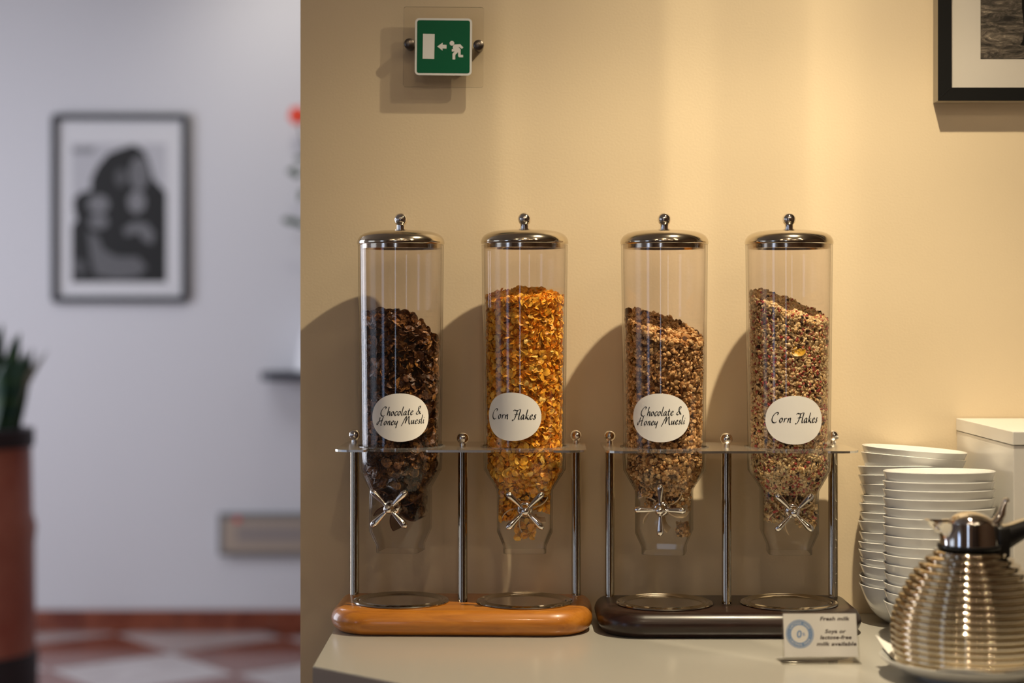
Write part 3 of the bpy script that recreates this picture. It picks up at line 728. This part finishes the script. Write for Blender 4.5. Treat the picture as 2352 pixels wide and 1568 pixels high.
# ------------------------------------------------------------------ exit sign
def P3(px, py, d): return Vector(((px - 1176) / FPX * d, d, EYE - (py - HOR) / FPX * d))
d_s = 2.473; cxy = P3(1018.7, 108, d_s)
es_ = empty('exit_sign', cxy, rot=(R(90), R(.5), 0)); tag(es_, 'green emergency exit sign on a clear acrylic plate fixed to the beige wall', 'sign')
k = d_s / FPX
V, F = g_prism(rrect(92 * k, -92 * k, 92 * k, .0035, None, 5), -.003, 0); mesh_obj('acrylic_plate', V, F, M['acrylic_plate'], es_, smooth=False)
fx = 5.6; c0 = (1002, 605)
def sp(x, y): return ((x - c0[0]) / fx * k, -(y - c0[1]) / fx * k)
hs = 65.3 * k
V, F = g_prism(rrect(hs, -hs, hs, .0058, None, 6), .0002, .0022); face = mesh_obj('sign_face', V, F, M['sign_white'], es_, smooth=False)
V, F = g_prism(rrect(hs - .0029, -hs + .0029, hs - .0029, .0032, None, 6), .0022, .0025); mesh_obj('green_field', V, F, M['sign_green'], face, smooth=False)
V, F = g_prism([sp(738, 441), sp(736, 760), sp(884, 762), sp(888, 443)], .0025, .0028); mesh_obj('door_symbol', V, F, M['sign_white'], face, smooth=False)
V, F = g_prism([sp(*p) for p in [(922, 602), (992, 655), (990, 627), (1041, 629), (1042, 582), (990, 579), (993, 552)]], .0025, .0028); mesh_obj('arrow_symbol', V, F, M['sign_white'], face, smooth=False)
mb = MB()
man = [(1150, 574), (1217, 570), (1257, 611), (1241, 631), (1200, 603), (1199, 610), (1223, 637), (1223, 707), (1255, 707), (1255, 738), (1206, 738), (1192, 725), (1191, 672), (1155, 708), (1154, 767), (1120, 767), (1120, 693), (1147, 665), (1109, 665), (1110, 634), (1128, 633), (1122, 610), (1130, 585)]
mb.add(*g_prism([sp(*p) for p in man], .0025, .0028)); mb.add(*g_prism([sp(1111 + 30 * math.cos(a), 559 + 30 * math.sin(a)) for a in np.linspace(0, 2 * PI, 25)[:-1]], .0025, .0028))
mb.build('running_figure', M['sign_white'], face, smooth=False)
for sx, sy in ((940.3, 101.8), (1099.3, 103.8)):
    a = (sx - 1018.7) * k; b = -(sy - 108) * k
    V, F = g_lathe([(0, -.0265), (.006, -.0265), (.006, -.0032), (.0075, -.0032), (.0077, .003), (.0070, .0052), (.0045, .0064), (0, .0068)], 32); mesh_obj('standoff', V, F, M['stud'], es_, loc=(a, b, 0), angle=40)

# ------------------------------------------------------------------ framed photograph top right
fr = empty('framed_photo', (0, WALL - .001, 0)); tag(fr, 'large black framed rippled-water photograph with cream mat on the beige wall', 'picture')
dF = 2.472; FX0, FZ0 = P3(2143, 237, WALL).x, P3(2143, 237, WALL).z
kF = dF / FPX; w_o = .58; h_o = .46
def frame_ring(x0, z0, x1, z1, t, y0, y1):
    a = [(x0, z0), (x1, z0), (x1, z1), (x0, z1)]; b = [(x0 + t, z0 + t), (x1 - t, z0 + t), (x1 - t, z1 - t), (x0 + t, z1 - t)]
    V = [(x, y, z) for y in (y0, y1) for x, z in a] + [(x, y, z) for y in (y0, y1) for x, z in b]; F = []
    for i in range(4):
        j = (i + 1) % 4
        F += [(i, j, 4 + j, 4 + i), (8 + i, 12 + i, 12 + j, 8 + j), (i, 8 + i, 8 + j, j), (4 + i, 4 + j, 12 + j, 12 + i)]
    return V, F
tF = 30 * kF
V, F = frame_ring(FX0, FZ0, FX0 + w_o, FZ0 + h_o, .002, -.027, 0); mesh_obj('frame_edge', V, F, M['frame_side'], fr, smooth=False)
V, F = frame_ring(FX0 + .0004, FZ0 + .0004, FX0 + w_o - .0004, FZ0 + h_o - .0004, tF, -.0300, -.0272)
# four mitred rails
a = [(FX0, FZ0), (FX0 + w_o, FZ0), (FX0 + w_o, FZ0 + h_o), (FX0, FZ0 + h_o)]; b = [(FX0 + tF, FZ0 + tF), (FX0 + w_o - tF, FZ0 + tF), (FX0 + w_o - tF, FZ0 + h_o - tF), (FX0 + tF, FZ0 + h_o - tF)]
for i in range(4):
    j = (i + 1) % 4; q = [a[i], a[j], b[j], b[i]]; cx = sum(p[0] for p in q) / 4; cz = sum(p[1] for p in q) / 4
    q = [(cx + (p[0] - cx) * .9993, cz + (p[1] - cz) * .9985) for p in q]
    V, F = g_loft([[(p[0], -.030, p[1]) for p in q], [(p[0], -.0272, p[1]) for p in q]]); mesh_obj('rail', V, F, M['frame_black'], fr, smooth=False)
V, F = g_box(FX0 + .003, FX0 + w_o - .003, -.018, -.016, FZ0 + .003, FZ0 + h_o - .003); mesh_obj('mat_board', V, F, M['mat_board'], fr, smooth=False)
mp_ = mat('water_print', (.2, .2, .2), .5)
N, L, b_ = nodes(mp_); noise_color(mp_, [(.40, (.006, .005, .004)), (.5, (.08, .065, .05)), (.58, (.22, .18, .14)), (.68, (.75, .64, .48))], 26, 12, (1, 1, 3.8), .9, .8)
px0 = P3(2252, 135, WALL - .019)
V, F = g_box(px0.x, FX0 + w_o - tF - .045, -.0186, -.018, px0.z, FZ0 + h_o - tF - .045); ph = mesh_obj('photo_print', V, F, mp_, fr, smooth=False)
# dark trouser leg and boots of the walking figure at the edge of view
lg = [P3(x_, y_, WALL - .019) for x_, y_ in [(2346, -60), (2347, 20), (2350, 45), (2352, 70), (2349, 92), (2343, 104), (2375, 108), (2392, 100), (2386, 60), (2392, -60)]]
V = [(p.x, -.0188, p.z) for p in lg] ; F = [tuple(t) for t in tessellate_polygon([[Vector((p[0], p[2], 0)) for p in V]])]
mesh_obj('dark_figure', V, F, M['frame_black'], ph, smooth=False)
V, F = g_box(FX0 + tF - .002, FX0 + w_o - tF + .002, -.0266, -.0256, FZ0 + tF - .002, FZ0 + h_o - tF + .002); mesh_obj('glass', V, F, M['glass'], fr, smooth=False)

# ------------------------------------------------------------------ white box unit, bowls
BX, BD, BT = .637, 2.214, EYE - .150
bx = empty('white_cabinet', (BX, WALL, CT)); tag(bx, 'white melamine cabinet with flat top panel standing on the counter by the wall', 'cabinet')
hT = BT - CT
V, F = g_box(.001, .5, -(WALL - BD) + .001, -.002, 0, hT - .0182, .0008); mesh_obj('body', V, F, M['white_box'], bx, smooth=False)
V, F = g_box(0, .501, -(WALL - BD), -.002, hT - .0172, hT, .0008); mesh_obj('top_panel', V, F, M['white_box'], bx, smooth=False)

prof_o = [(0, .0012), (.027, .0012), (.0275, 0), (.0315, 0), (.0325, .0015), (.0403, .0035), (.0497, .0110), (.0576, .0203), (.0640, .0330), (.0680, .0430), (.0716, .0528), (.0720, .0538), (.0712, .0545), (.0700, .0538)]
prof_i = [(.0655, .0430), (.0612, .0330), (.0546, .0210), (.0470, .0130), (.0380, .0070), (.0300, .0052), (0, .0048)]
V, F = g_lathe(prof_o + prof_i, 72)
proto = mesh_obj('bowl', V, F, M['porcelain'], None, angle=35)
ordn = ['lowest', 'second', 'third', 'fourth', 'fifth', 'sixth', 'seventh', 'eighth', 'ninth', 'tenth', 'eleventh', 'twelfth', 'thirteenth', 'fourteenth', 'fifteenth', 'topmost']
first = True
def bowl(x, y, z, tilt, roll, label, group):
    global first
    o = proto if first else proto.copy()
    if not first: COL.objects.link(o)
    first = False
    # z is the height of the rim's left edge: place by the rim centre
    Rm = Matrix.Rotation(R(-tilt), 3, 'X') @ Matrix.Rotation(R(roll), 3, 'Y')
    left = Rm @ Vector((-.0718, 0, .054)); o.location = (x, y, z - left.z); o.rotation_euler = Rm.to_euler(); tag(o, label, 'bowl', group)
La = [1344, 1321, 1295, 1280, 1262, 1244, 1222, 1197, 1177, 1156, 1138, 1112, 1091, 1071, 1038, 1022]
dxs = [-1, -1, 0, 1, -2, -2, 0, -2, 1, 0, 3, 2, -2, -3, -4, -1]
for i, y_ in enumerate(La):
    t = [0, .3, .8, 1.6, 2.6, 3.6, 4.2, 4.6, 4.6, 4.6, 4.6, 4.6, 4.8, 4.8, 2.6, .8][i]; ro = 4.0 if i == 15 else 4.6 if i == 14 else 0
    d = 2.424; z = EYE - (y_ - HOR) / FPX * d
    if i == 0: z = CT + .054
    o = ordn[i] if i < 15 else 'topmost'
    nm = f'white bowl, {o} of the taller stack standing against the wall' if i in (0, 15) else f'white bowl, {o} from the bottom of the taller stack against the wall'
    if i == 15: nm = 'white bowl tilted on top of the taller stack against the wall'
    bowl(.557 + (dxs[i]) * .0006, d, z, t, ro, nm, 'stack of white bowls against the wall')
Ra = [1377, 1357, 1338, 1315, 1293, 1272, 1251, 1229, 1206, 1186, 1165, 1143, 1123, 1104, 1082]
for i, y_ in enumerate(Ra):
    t = [0, 0, .2, .4, 1.0, 1.6, 2.2, 2.2, 2.2, 2.3, 2.3, 2.3, 2.3, 2.3, 2.3][i]; d = 2.277; z = EYE - (y_ - HOR) / FPX * d
    if i == 0: z = CT + .054
    o = ordn[i]
    nm = f'white bowl, {o} from the bottom of the stack behind the ribbed jug' if 0 < i < 14 else ('white bowl at the very bottom of the stack behind the ribbed jug' if i == 0 else 'white bowl on top of the stack behind the ribbed jug')
    bowl(.559 + [0, 1, 0, 1, 0, -1, 0, 0, -1, -1, 0, -1, -1, -1, 0][i] * .0005, d, z, t, -.3 * (i > 4), nm, 'stack of white bowls behind the jug')

# ------------------------------------------------------------------ plate, napkin, jug
JX, JD = .5424, 2.065
V, F = g_lathe([(0, .004), (.056, .004), (.058, 0), (.061, 0), (.063, .004), (.085, .009), (.100, .0180), (.1045, .0222), (.1050, .0240), (.1035, .0245), (.098, .0215), (.083, .0125), (.062, .008), (0, .0078)], 96)
pl = mesh_obj('plate', V, F, M['plate'], None, loc=(JX, JD, CT), angle=40); tag(pl, 'round plate under the napkin and ribbed jug', 'plate')
# napkin: square, one corner curled up over the rim
ns = 26; V, F = [], []; ang = R(151 - 45); hd = .103; nox, noy = .0275, -.0153
for i in range(ns + 1):
    for j in range(ns + 1):
        u, v = (i / ns * 2 - 1) * hd, (j / ns * 2 - 1) * hd; x_ = u * math.cos(ang) - v * math.sin(ang) + nox; y_ = u * math.sin(ang) + v * math.cos(ang) + noy; r_ = math.hypot(x_, y_)
        aw = (x_ * math.cos(R(151)) + y_ * math.sin(R(151))) / max(r_, 1e-6); lim_ = .1085 if aw < .93 else .2
        if r_ > lim_: x_ *= lim_ / r_; y_ *= lim_ / r_; r_ = lim_
        base = .0105 + max(0, r_ - .078) * .52 + .0012 * math.sin(9 * math.atan2(y_, x_)) * (r_ / .1) ** 2
        base = max(base, .0085 + (.0165 if r_ > .1 else 0) * (r_ - .1) / .01 * .2)
        cu = max(0, (x_ * math.cos(R(151)) + y_ * math.sin(R(151))) - .078); base += cu * cu * 7.5
        V.append((x_, y_, base + .0012))
for i in range(ns):
    for j in range(ns): F.append((i * (ns + 1) + j, (i + 1) * (ns + 1) + j, (i + 1) * (ns + 1) + j + 1, i * (ns + 1) + j + 1))
V2 = [(x_, y_, z_ + .0006) for x_, y_, z_ in V]; n0 = len(V)
F2 = [tuple(reversed(f)) for f in F] + [tuple(a + n0 for a in f) for f in F]
nk = mesh_obj('napkin', V + V2, F2, M['napkin'], None, loc=(JX, JD, CT), angle=60); tag(nk, 'white paper napkin with one corner curling up from under the jug', 'napkin')

jug = empty('thermos_jug', (JX, JD, CT + .0125)); tag(jug, 'ribbed beehive-shaped chrome thermos jug with black handle on a napkin', 'jug')
kj = JD / FPX
prj = [(66, 1257), (80, 1266), (94.5, 1278), (110, 1293), (125, 1311), (138, 1331), (150.6, 1357), (163.3, 1380), (171, 1403), (176, 1426), (177.4, 1449), (176, 1469), (172, 1497), (168, 1508)]
z_of = lambda y_: (EYE - (y_ - HOR) * kj) - (CT + .0125)
zz = np.array([z_of(p[1]) for p in prj]); rr = np.array([p[0] * kj for p in prj])
ztop, zbot = zz[0], 0.0
prof = []; NRB = 18
zs = np.linspace(ztop, .002, NRB * 8 + 1)
for i, z in enumerate(zs):
    r_ = np.interp(z, zz[::-1], rr[::-1]); ph_ = (i % 8) / 8; prof.append((r_ - .0030 + .0042 * math.sin(PI * ph_) ** .8 if i else r_ - .003, z))
prof = [(0, ztop + .001), (.033, ztop + .001)] + prof + [(.082, 0), (0, 0)]
V, F = g_lathe(prof, 96); mesh_obj('body', V, F, M['jug'], jug, angle=60)
V, F = g_lathe([(0, ztop), (.0372, ztop), (.0378, ztop + .0018), (.0372, ztop + .0045), (0, ztop + .0045)], 64); mesh_obj('collar', V, F, M['black_plastic'], jug)
# head: chrome collar whose rim runs out into a spout towards -x
zc0 = ztop + .0045; NH = 72; rings = []
for (t, h0) in ((0, 0), (.12, .0035), (.35, .010), (.6, .0170), (.85, .0225), (1, .0262)):
    rg = []
    for i in range(NH):
        a = 2 * PI * i / NH; c, s = math.cos(a), math.sin(a); f = max(0.0, -c) ** 7
        r_ = .0345 - .0010 * t + f * (.0235 * t ** 3); zt = h0 + f * (.0030 * t) + (.0 if c < 0 else -.0 * c)
        sq = 1 - .30 * f * t
        rg.append((r_ * c, r_ * s * sq, zc0 + zt + (-.0035 * max(0, c) * t)))
    rings.append(rg)
lip = [((x_) * .94 - (.0 if x_ > 0 else 0), y_ * .90, z_ - .0006) for x_, y_, z_ in rings[-1]]
inn = [(x_ * .72, y_ * .8, zc0 + .014) for x_, y_, z_ in rings[-1]]
V, F = g_loft(rings + [lip, inn], True, True); mesh_obj('spout_collar', V, F, M['chrome'], jug, angle=50)
# domed lid and thumb lever
mb = MB(); dome = [(.0275 * math.cos(a), .0160 * math.sin(a)) for a in np.linspace(0, PI / 2, 9)[:-1]] + [(0, .0160)]
V, F = g_lathe([(.0270, -.010)] + dome, 56); mb.add(V, F, Matrix.Translation((.003, 0, zc0 + .0225)) @ Matrix.Rotation(R(4), 4, 'Y')); ld = mb.build('dome_lid', M['chrome'], jug, angle=50)
mb = MB(); V, F = g_tube([(.028, 0, zc0 + .0235), (.034, 0, zc0 + .0275), (.0385, 0, zc0 + .036), (.0405, 0, zc0 + .045), (.0435, 0, zc0 + .0505)], [.0055, .0060, .0050, .0036, .0034], 14); mb.add(V, F); mb.add(*g_sphere(.0040, (.0437, 0, zc0 + .0508), 14, 8)); mb.add(*g_sphere(.0058, (.0325, 0, zc0 + .0265), 14, 8)); mb.build('thumb_lever', M['chrome'], ld, angle=60)
# handle: arm out, down the back
def slab(path, wid, thk):
    rings = []; P = [Vector(p) for p in path]
    for i, p in enumerate(P):
        t = (P[min(i + 1, len(P) - 1)] - P[max(i - 1, 0)]).normalized(); n_ = Vector((-t.z, 0, t.x)); th, wd = thk[i] / 2, wid[i] / 2
        rings.append([p + n_ * th * cy + Vector((0, wd * cx, 0)) for cx, cy in ((.75, 1), (1, .6), (1, -.6), (.75, -1), (-.75, -1), (-1, -.6), (-1, .6), (-.75, 1))])
    return g_loft(rings)
hp = catmull([(.0350, .0), (.048, .0055), (.070, .0150), (.090, .0170), (.105, .006), (.112, -.022), (.112, -.060), (.1035, -.090), (.092, -.100)], 4)
pth = [(p.x, 0, zc0 + .0055 + p.y) for p in hp]; n_ = len(pth)
V, F = slab(pth, [.022] * n_, [.030 - .014 * min(1, i / 9) for i in range(n_)]); mb = MB().add(V, F)
V, F = g_box(.030, .0455, -.013, .013, zc0 - .022, zc0 + .021, .003); mb.add(V, F)
mb.build('handle', M['black_plastic'], jug, angle=50)
V, F = slab([(p[0], 0, p[2] + .0152 - .006 * min(1, i / 9)) for i, p in enumerate(pth[:12])][1:], [.018] * 11, [.0012] * 11); mesh_obj('handle_strip', V, F, M['steel'], jug)

# ------------------------------------------------------------------ table card
cd_ = empty('card_stand', P3(1887, 1523, 2.145), R(1)); cd_.location.z = CT; tag(cd_, 'small clear acrylic stand holding a milk notice card on the counter edge', 'card stand')
lean = R(-13); Tm = Matrix.Rotation(lean, 4, 'X')
hw = .0475; ch = .0640
def leanb(x0, x1, y0, y1, z0, z1, b=0): V, F = g_box(x0, x1, y0, y1, z0, z1, b); return [tuple(Tm @ Vector(v)) for v in V], F
mb = MB(); mb.add(*leanb(-hw, hw, -.0014, -.0004, .002, ch, .0003)); mb.add(*leanb(-hw, hw, .0010, .0020, .002, ch, .0003)); mb.add(*leanb(-hw, hw, -.0014, .0020, ch - .0001, ch + .0016, .0003))
mb.add(*g_box(-hw - .003, hw, -.012, .030, 0.0002, .0016, .0004))
mb.build('holder', M['acrylic_card'], cd_, smooth=False)
V, F = leanb(-.0452, .0455, .0000, .0006, .0075, .0600); card = mesh_obj('card', V, F, M['paper'], cd_, smooth=False)
# print lies on the front of the card
Tc = Tm @ Matrix.Translation((0, -.00008, 0)) @ Matrix.Rotation(R(90), 4, 'X')
kc = 2.16 / FPX / 8.711
def cpx(x_, y_): return ((x_ - 990) * kc, .0600 - (y_ - 305) * kc)
mb = MB()
for s, x_, y_, w0 in (('Fresh milk', 1280, 442, 600), ('Soya or', 1285, 690, 425), ('lactose-free', 1292, 808, 630), ('milk available', 1302, 937, 800)):
    V, F = text_geo(s, .0063, .22, .00022, 'CENTER', 1.05); wv = max(p[0] for p in V) - min(p[0] for p in V); f = w0 * kc / wv; X, Y = cpx(x_, y_)
    mb.add([(X + p[0] * f, Y + p[1] * 1.0, 0) for p in V], F, Tc)
    # slab serifs: short feet under the stems keep the look of the typeface
mb.build('lettering', M['brown_ink'], card, smooth=False)
sxy = cpx(580, 705); rs = 280 * kc
def annulus(r0, r1, n=64): 
    V = [(r * math.cos(2 * PI * i / n), r * math.sin(2 * PI * i / n), 0) for r in (r0, r1) for i in range(n)]
    return V, [(i, n + i, n + (i + 1) % n, (i + 1) % n) for i in range(n)]
Ts = Tc @ Matrix.Translation((sxy[0], sxy[1], 0))
mb = MB(); mb.add(*annulus(rs * .95, rs), Ts); mb.add(*annulus(rs * .62, rs * .92), Ts)
V, F = text_geo('0', .0125, .12, .0004); mb.add([(p[0] - .0012, p[1] - .0045, 0) for p in V], F, Ts)
V, F = text_geo('%', .0052, .1, .0001); mb.add([(p[0] + .0047, p[1] - .0022, 0) for p in V], F, Ts)
mb.build('seal', M['blue_ink'], card, smooth=False)
mb = MB(); Tp = Tm @ Matrix.Translation((0, -.00014, 0)) @ Matrix.Rotation(R(90), 4, 'X') @ Matrix.Translation((sxy[0], sxy[1], 0))
for word, mid, sgn in (('LACTOSE FREE', 90, -1), ('LACTOSE FREE', 270, 1)):
    for i, chh in enumerate(word):
        if chh == ' ': continue
        a = R(mid + sgn * (i - (len(word) - 1) / 2) * 10.5); rm = rs * (.70 if sgn < 0 else .84)
        V, F = text_geo(chh, .0036, 0, .0001)
        Rr = Matrix.Translation((rm * math.cos(a), rm * math.sin(a), 0)) @ Matrix.Rotation(a - R(90) if sgn < 0 else a + R(90), 4, 'Z')
        mb.add(V, F, Tp @ Rr)
for mid in (0, 180):
    for da in (-14, 0, 14):
        a = R(mid + da); mb.add([(rs * .77 * math.cos(a) + .0004 * math.cos(t), rs * .77 * math.sin(a) + .0004 * math.sin(t), 0) for t in np.linspace(0, 2 * PI, 7)[:-1]], [tuple(range(6))], Tp)
mb.build('seal_lettering', M['pale_ink'], card, smooth=False)

# ------------------------------------------------------------------ the hall beyond
# framed black and white print
dW = FAR; c = P3(274, 478, dW - .03); kk = (dW - .03) / FPX
pf = empty('framed_print', (c.x, FAR, c.z)); tag(pf, 'grey-framed black and white portrait print on the pale hall wall', 'picture')
hx, hz = 157 * kk, 217 * kk
def ring_frame(hx, hz, t, y0, y1, rc=.02):
    o_ = rrect(hx, -hz, hz, rc, None, 5); i_ = rrect(hx - t, -hz + t, hz - t, .004, None, 5)
    V = [(x, y, z) for y in (y0, y1) for x, z in o_] + [(x, y, z) for y in (y0, y1) for x, z in i_]; n = len(o_); F = []
    for i in range(n):
        j = (i + 1) % n; F += [(i, j, n + j, n + i), (2 * n + i, 3 * n + i, 3 * n + j, 2 * n + j), (i, 2 * n + i, 2 * n + j, j), (n + i, n + j, 3 * n + j, 3 * n + i)]
    return V, F
V, F = ring_frame(hx, hz, 14 * kk, -.030, 0); mesh_obj('frame', V, F, M['grey_frame'], pf, smooth=False)
V, F = g_box(-hx + .02, hx - .02, -.014, -.010, -hz + .02, hz - .02); mesh_obj('mount', V, F, mat('white_mount', (.72, .72, .74), .6), pf, smooth=False)
def q(x_, y_): # zoomed picture coordinates -> local x,z
    X, Y = x_ / 2.851, 200 + y_ / 2.851; return ((X - 274) * kk, -(Y - 478) * kk)
shapes = [([(462, 365), (1085, 365), (1085, 1278), (462, 1278)], .52),
 ([(464, 1276), (464, 905), (500, 870), (478, 800), (476, 730), (520, 688), (590, 672), (592, 600), (630, 520), (700, 435), (800, 395), (870, 374), (940, 415), (975, 500), (1000, 600), (1085, 690), (1085, 1276)], .004),
 ([(905 + 66 * math.cos(t), 565 + 112 * math.sin(t)) for t in np.linspace(0, 2 * PI, 21)[:-1]], .16),
 ([(785 + 38 * math.cos(t), 590 + 60 * math.sin(t)) for t in np.linspace(0, 2 * PI, 17)[:-1]], .09),
 ([(890 + 60 * math.cos(t), 750 + 75 * math.sin(t)) for t in np.linspace(0, 2 * PI, 17)[:-1]], .22),
 ([(640 + 72 * math.cos(t), 765 + 62 * math.sin(t)) for t in np.linspace(0, 2 * PI, 17)[:-1]], .20),
 ([(640 + 66 * math.cos(t), 880 + 50 * math.sin(t)) for t in np.linspace(0, 2 * PI, 17)[:-1]], .17),
 ([(800, 930), (870, 880), (960, 890), (1010, 960), (990, 1030), (930, 1000), (900, 950), (820, 975)], .16),
 ([(570, 940), (640, 980), (670, 1060), (760, 1110), (900, 1110), (960, 1180), (900, 1240), (760, 1255), (620, 1230), (590, 1130)], .13),
 ([(470, 1120), (540, 1130), (570, 1190), (520, 1230), (470, 1210)], .08),
 ([(465, 395), (620, 390), (600, 430), (470, 425)], .25)]
me = bpy.data.meshes.new('print'); VV, FF, CC = [], [], []
for li, (pts, gcol) in enumerate(shapes):
    P = [q(*p) for p in pts]; n0 = len(VV); VV += [(x_, -.0142 - .0002 * li, z_) for x_, z_ in P]; CC += [gcol] * len(P)
    for t in tessellate_polygon([[Vector((x_, z_, 0)) for x_, z_ in P]]): FF.append(tuple(i + n0 for i in t))
me.from_pydata(VV, [], FF); at = me.color_attributes.new('tint', 'FLOAT_COLOR', 'POINT')
at.data.foreach_set('color', np.array([[g_, g_, g_ * 1.06, 1] for g_ in CC], np.float32).ravel())
mpr = mat('grey_print', rough=.5); N, L, b_ = nodes(mpr); aa = N.new('ShaderNodeAttribute'); aa.attribute_name = 'tint'; L.new(aa.outputs['Color'], b_.inputs['Base Color']); me.materials.append(mpr)
link(bpy.data.objects.new('print', me), pf)

# shelf, vase, twig
sh = P3(605, 860, FAR - .09); V, F = g_prism(rrect(.28, -.11, .11, .05, .003, 6), 0, .034)
so = mesh_obj('wall_shelf', V, F, M['shelf'], None, loc=(sh.x + .28, FAR - .111, EYE - (872 - HOR) / FPX * (FAR - .1)), smooth=False); tag(so, 'dark floating shelf on the pale hall wall beside the beige wall end', 'shelf')
zs_ = so.location.z + .034; vx = P3(735, 0, FAR - .11).x
V, F = g_lathe([(0, 0), (.098, 0), (.102, .006), (.085, .10), (.062, .20), (.045, .26), (.048, .275), (.042, .275), (.038, .26), (0, .25)], 40)
vs = mesh_obj('vase', V, F, mat('white_vase', (.85, .86, .88), .3), None, loc=(vx, FAR - .11, zs_), angle=40); tag(vs, 'white flared vase on the dark floating shelf', 'vase')
tw = empty('flowering_twig', (vx, FAR - .11, zs_ + .252)); tag(tw, 'twig with one red flower and dark leaves standing in the white vase', 'plant')
def rel(px_, py_): p = P3(px_, py_, FAR - .11); return (p.x - vx, 0, p.z - zs_ - .252)
e1, e2, e3 = rel(683, 262), rel(676, 508), rel(700, 380)
V, F = g_tube(catmull([(0, 0, .0), (.02, 0, .15), (.0, 0, .45), (e3[0] + .02, 0, e3[2]), e1], 5), .0035, 8); st = mesh_obj('stem', V, F, M['stem'], tw)
V, F = g_tube(catmull([(0.01, 0, .0), (.0, .0, .15), (-.03, 0, e2[2] - .05), e2], 5), .003, 8); mesh_obj('stem', V, F, M['stem'], tw)
def leafm(p, ang, ln, wd, name='leaf', m=None):
    V, F = g_tube([(0, 0, 0), (ln * .3, 0, .004), (ln * .6, 0, .006), (ln, 0, .002)], [wd * .3, wd, wd * .85, wd * .1], 8); V = [(x_, y_ * .25, z_) for x_, y_, z_ in V]
    D = Matrix.Translation(p) @ Matrix.Rotation(ang, 4, 'Y'); mesh_obj(name, [tuple(D @ Vector(v)) for v in V], F, m or M['leaf'], tw)
for (a_, b__, an) in ((678, 362, 20), (683, 384, 160), (692, 402, 200), (692, 436, 100), (700, 330, 60), (648, 506, 10), (662, 514, -15), (676, 512, 25)):
    leafm(rel(a_, b__), R(an), .05, .014)
for i in range(6):
    leafm(rel(683, 265), R(60 * i), .040, .022, 'petal', M['petal'])
# wall panel
c = P3(500, 1228, FAR - .05); wp = empty('wall_panel', (c.x, FAR, c.z)); tag(wp, 'low beige rectangular wall unit with grey rim above the marble baseboard', 'wall unit')
kk = (FAR - .05) / FPX; hz = 48 * kk
V, F = g_box(0, .62, -.045, 0, -hz, hz, .006); mesh_obj('housing', V, F, M['panel_grey'], wp, smooth=False)
V, F = g_box(.022, .598, -.048, -.045, -hz + .018, hz - .022, .0005); fp = mesh_obj('front_panel', V, F, M['panel_beige'], wp, smooth=False)
V, F = g_box(.08, .56, -.0495, -.048, -.03, .035, .0005); mesh_obj('inset', V, F, mat('grey_inset', (.30, .26, .24), .5), wp, smooth=False)
V, F = g_lathe([(0, 0), (.014, 0), (.014, .003), (0, .003)], 16); mesh_obj('indicator', [(x_, -z_, y_) for x_, y_, z_ in V], F, M['led'], wp, loc=(45 * kk, -.048, 35 * kk))

# planter with upright leaves
dP = 5.5; kp = dP / FPX; pxr = (74 - 1176) * kp; zr = EYE - (985 - HOR) * kp
pr_ = .20; pxc = pxr - pr_
pt = empty('planter', (pxc, dP, 0)); tag(pt, 'tall red-brown planter with dark rim standing on the hall floor', 'planter')
V, F = g_lathe([(0, .0), (pr_ + .006, 0), (pr_ + .008, .16), (pr_ + .001, .165), (pr_ + .004, .30), (pr_ + .002, .60), (pr_ + .008, .655), (pr_ - .004, .70), (pr_ - .008, zr - .06), (pr_ - .008, zr - .05), (pr_ - .03, zr - .05), (pr_ - .03, zr - .04), (0, zr - .04)], 64); mesh_obj('pot', V, F, M['terracotta'], pt, angle=50)
V, F = g_lathe([(pr_ - .03, zr - .055), (pr_ - .002, zr - .055), (pr_, zr - .05), (pr_, zr), (pr_ - .02, zr + .002), (pr_ - .03, zr - .01), (pr_ - .03, zr - .055)], 64); mesh_obj('rim', V, F, M['planter_rim'], pt, angle=50)
V, F = g_lathe([(0, .001), (pr_ + .012, .001), (pr_ + .012, .255), (pr_ + .006, .265), (pr_ - .01, .265)], 64); mesh_obj('plinth', V, F, M['planter_rim'], pt, angle=50)
V, F = g_lathe([(0, zr - .03), (pr_ - .03, zr - .03), (pr_ - .03, zr - .04), (0, zr - .04)], 48); mesh_obj('soil', V, F, M['soil'], pt)
sn = empty('snake_plant', (pxc, dP, zr - .03)); tag(sn, 'dark green spiky plant growing from the red-brown planter', 'plant')
lv = [(6, 742, 0, 0), (18, 800, .02, 1), (55, 762, -.04, 0), (68, 800, .05, 0), (72, 815, -.05, 0), (28, 770, .03, 0), (45, 800, .07, 0), (-20, 750, .05, 0), (-40, 790, -.06, 0), (110, 805, .0, 2), (-60, 770, .0, 0), (-90, 780, .03, 0), (30, 830, -.08, 0), (0, 820, -.07, 0)]
for i, (tx_, ty_, yo, kd) in enumerate(lv):
    X = (tx_ - 1176) * kp - pxc; Z = (EYE - (ty_ - HOR) * kp) - (zr - .03); bx_ = X * .62 if kd != 2 else .10
    bx_ = max(-.15, min(.13, bx_)); rings = []; wd = (.030 if kd != 2 else .022)
    for t in np.linspace(0, 1, 8):
        x_ = bx_ + (X - bx_) * t ** 1.5; z_ = Z * t; ww = wd * (.75 + .5 * math.sin(PI * min(t * 1.2, 1)) * .6) * (1 - t ** 4) + .0015; tw_ = yo * 8 + t * .6
        c_, s_ = math.cos(tw_), math.sin(tw_)
        rings.append([(x_ + ww * c_, yo + ww * s_, z_), (x_ - .003 * s_, yo + .003 * c_ + .004, z_), (x_ - ww * c_, yo - ww * s_, z_), (x_ + .003 * s_, yo - .003 * c_ - .001, z_)])
    V, F = g_loft(rings); mesh_obj('leaf', V, F, M['leaf_pale'] if kd == 2 else M['leaf'], sn, angle=60)
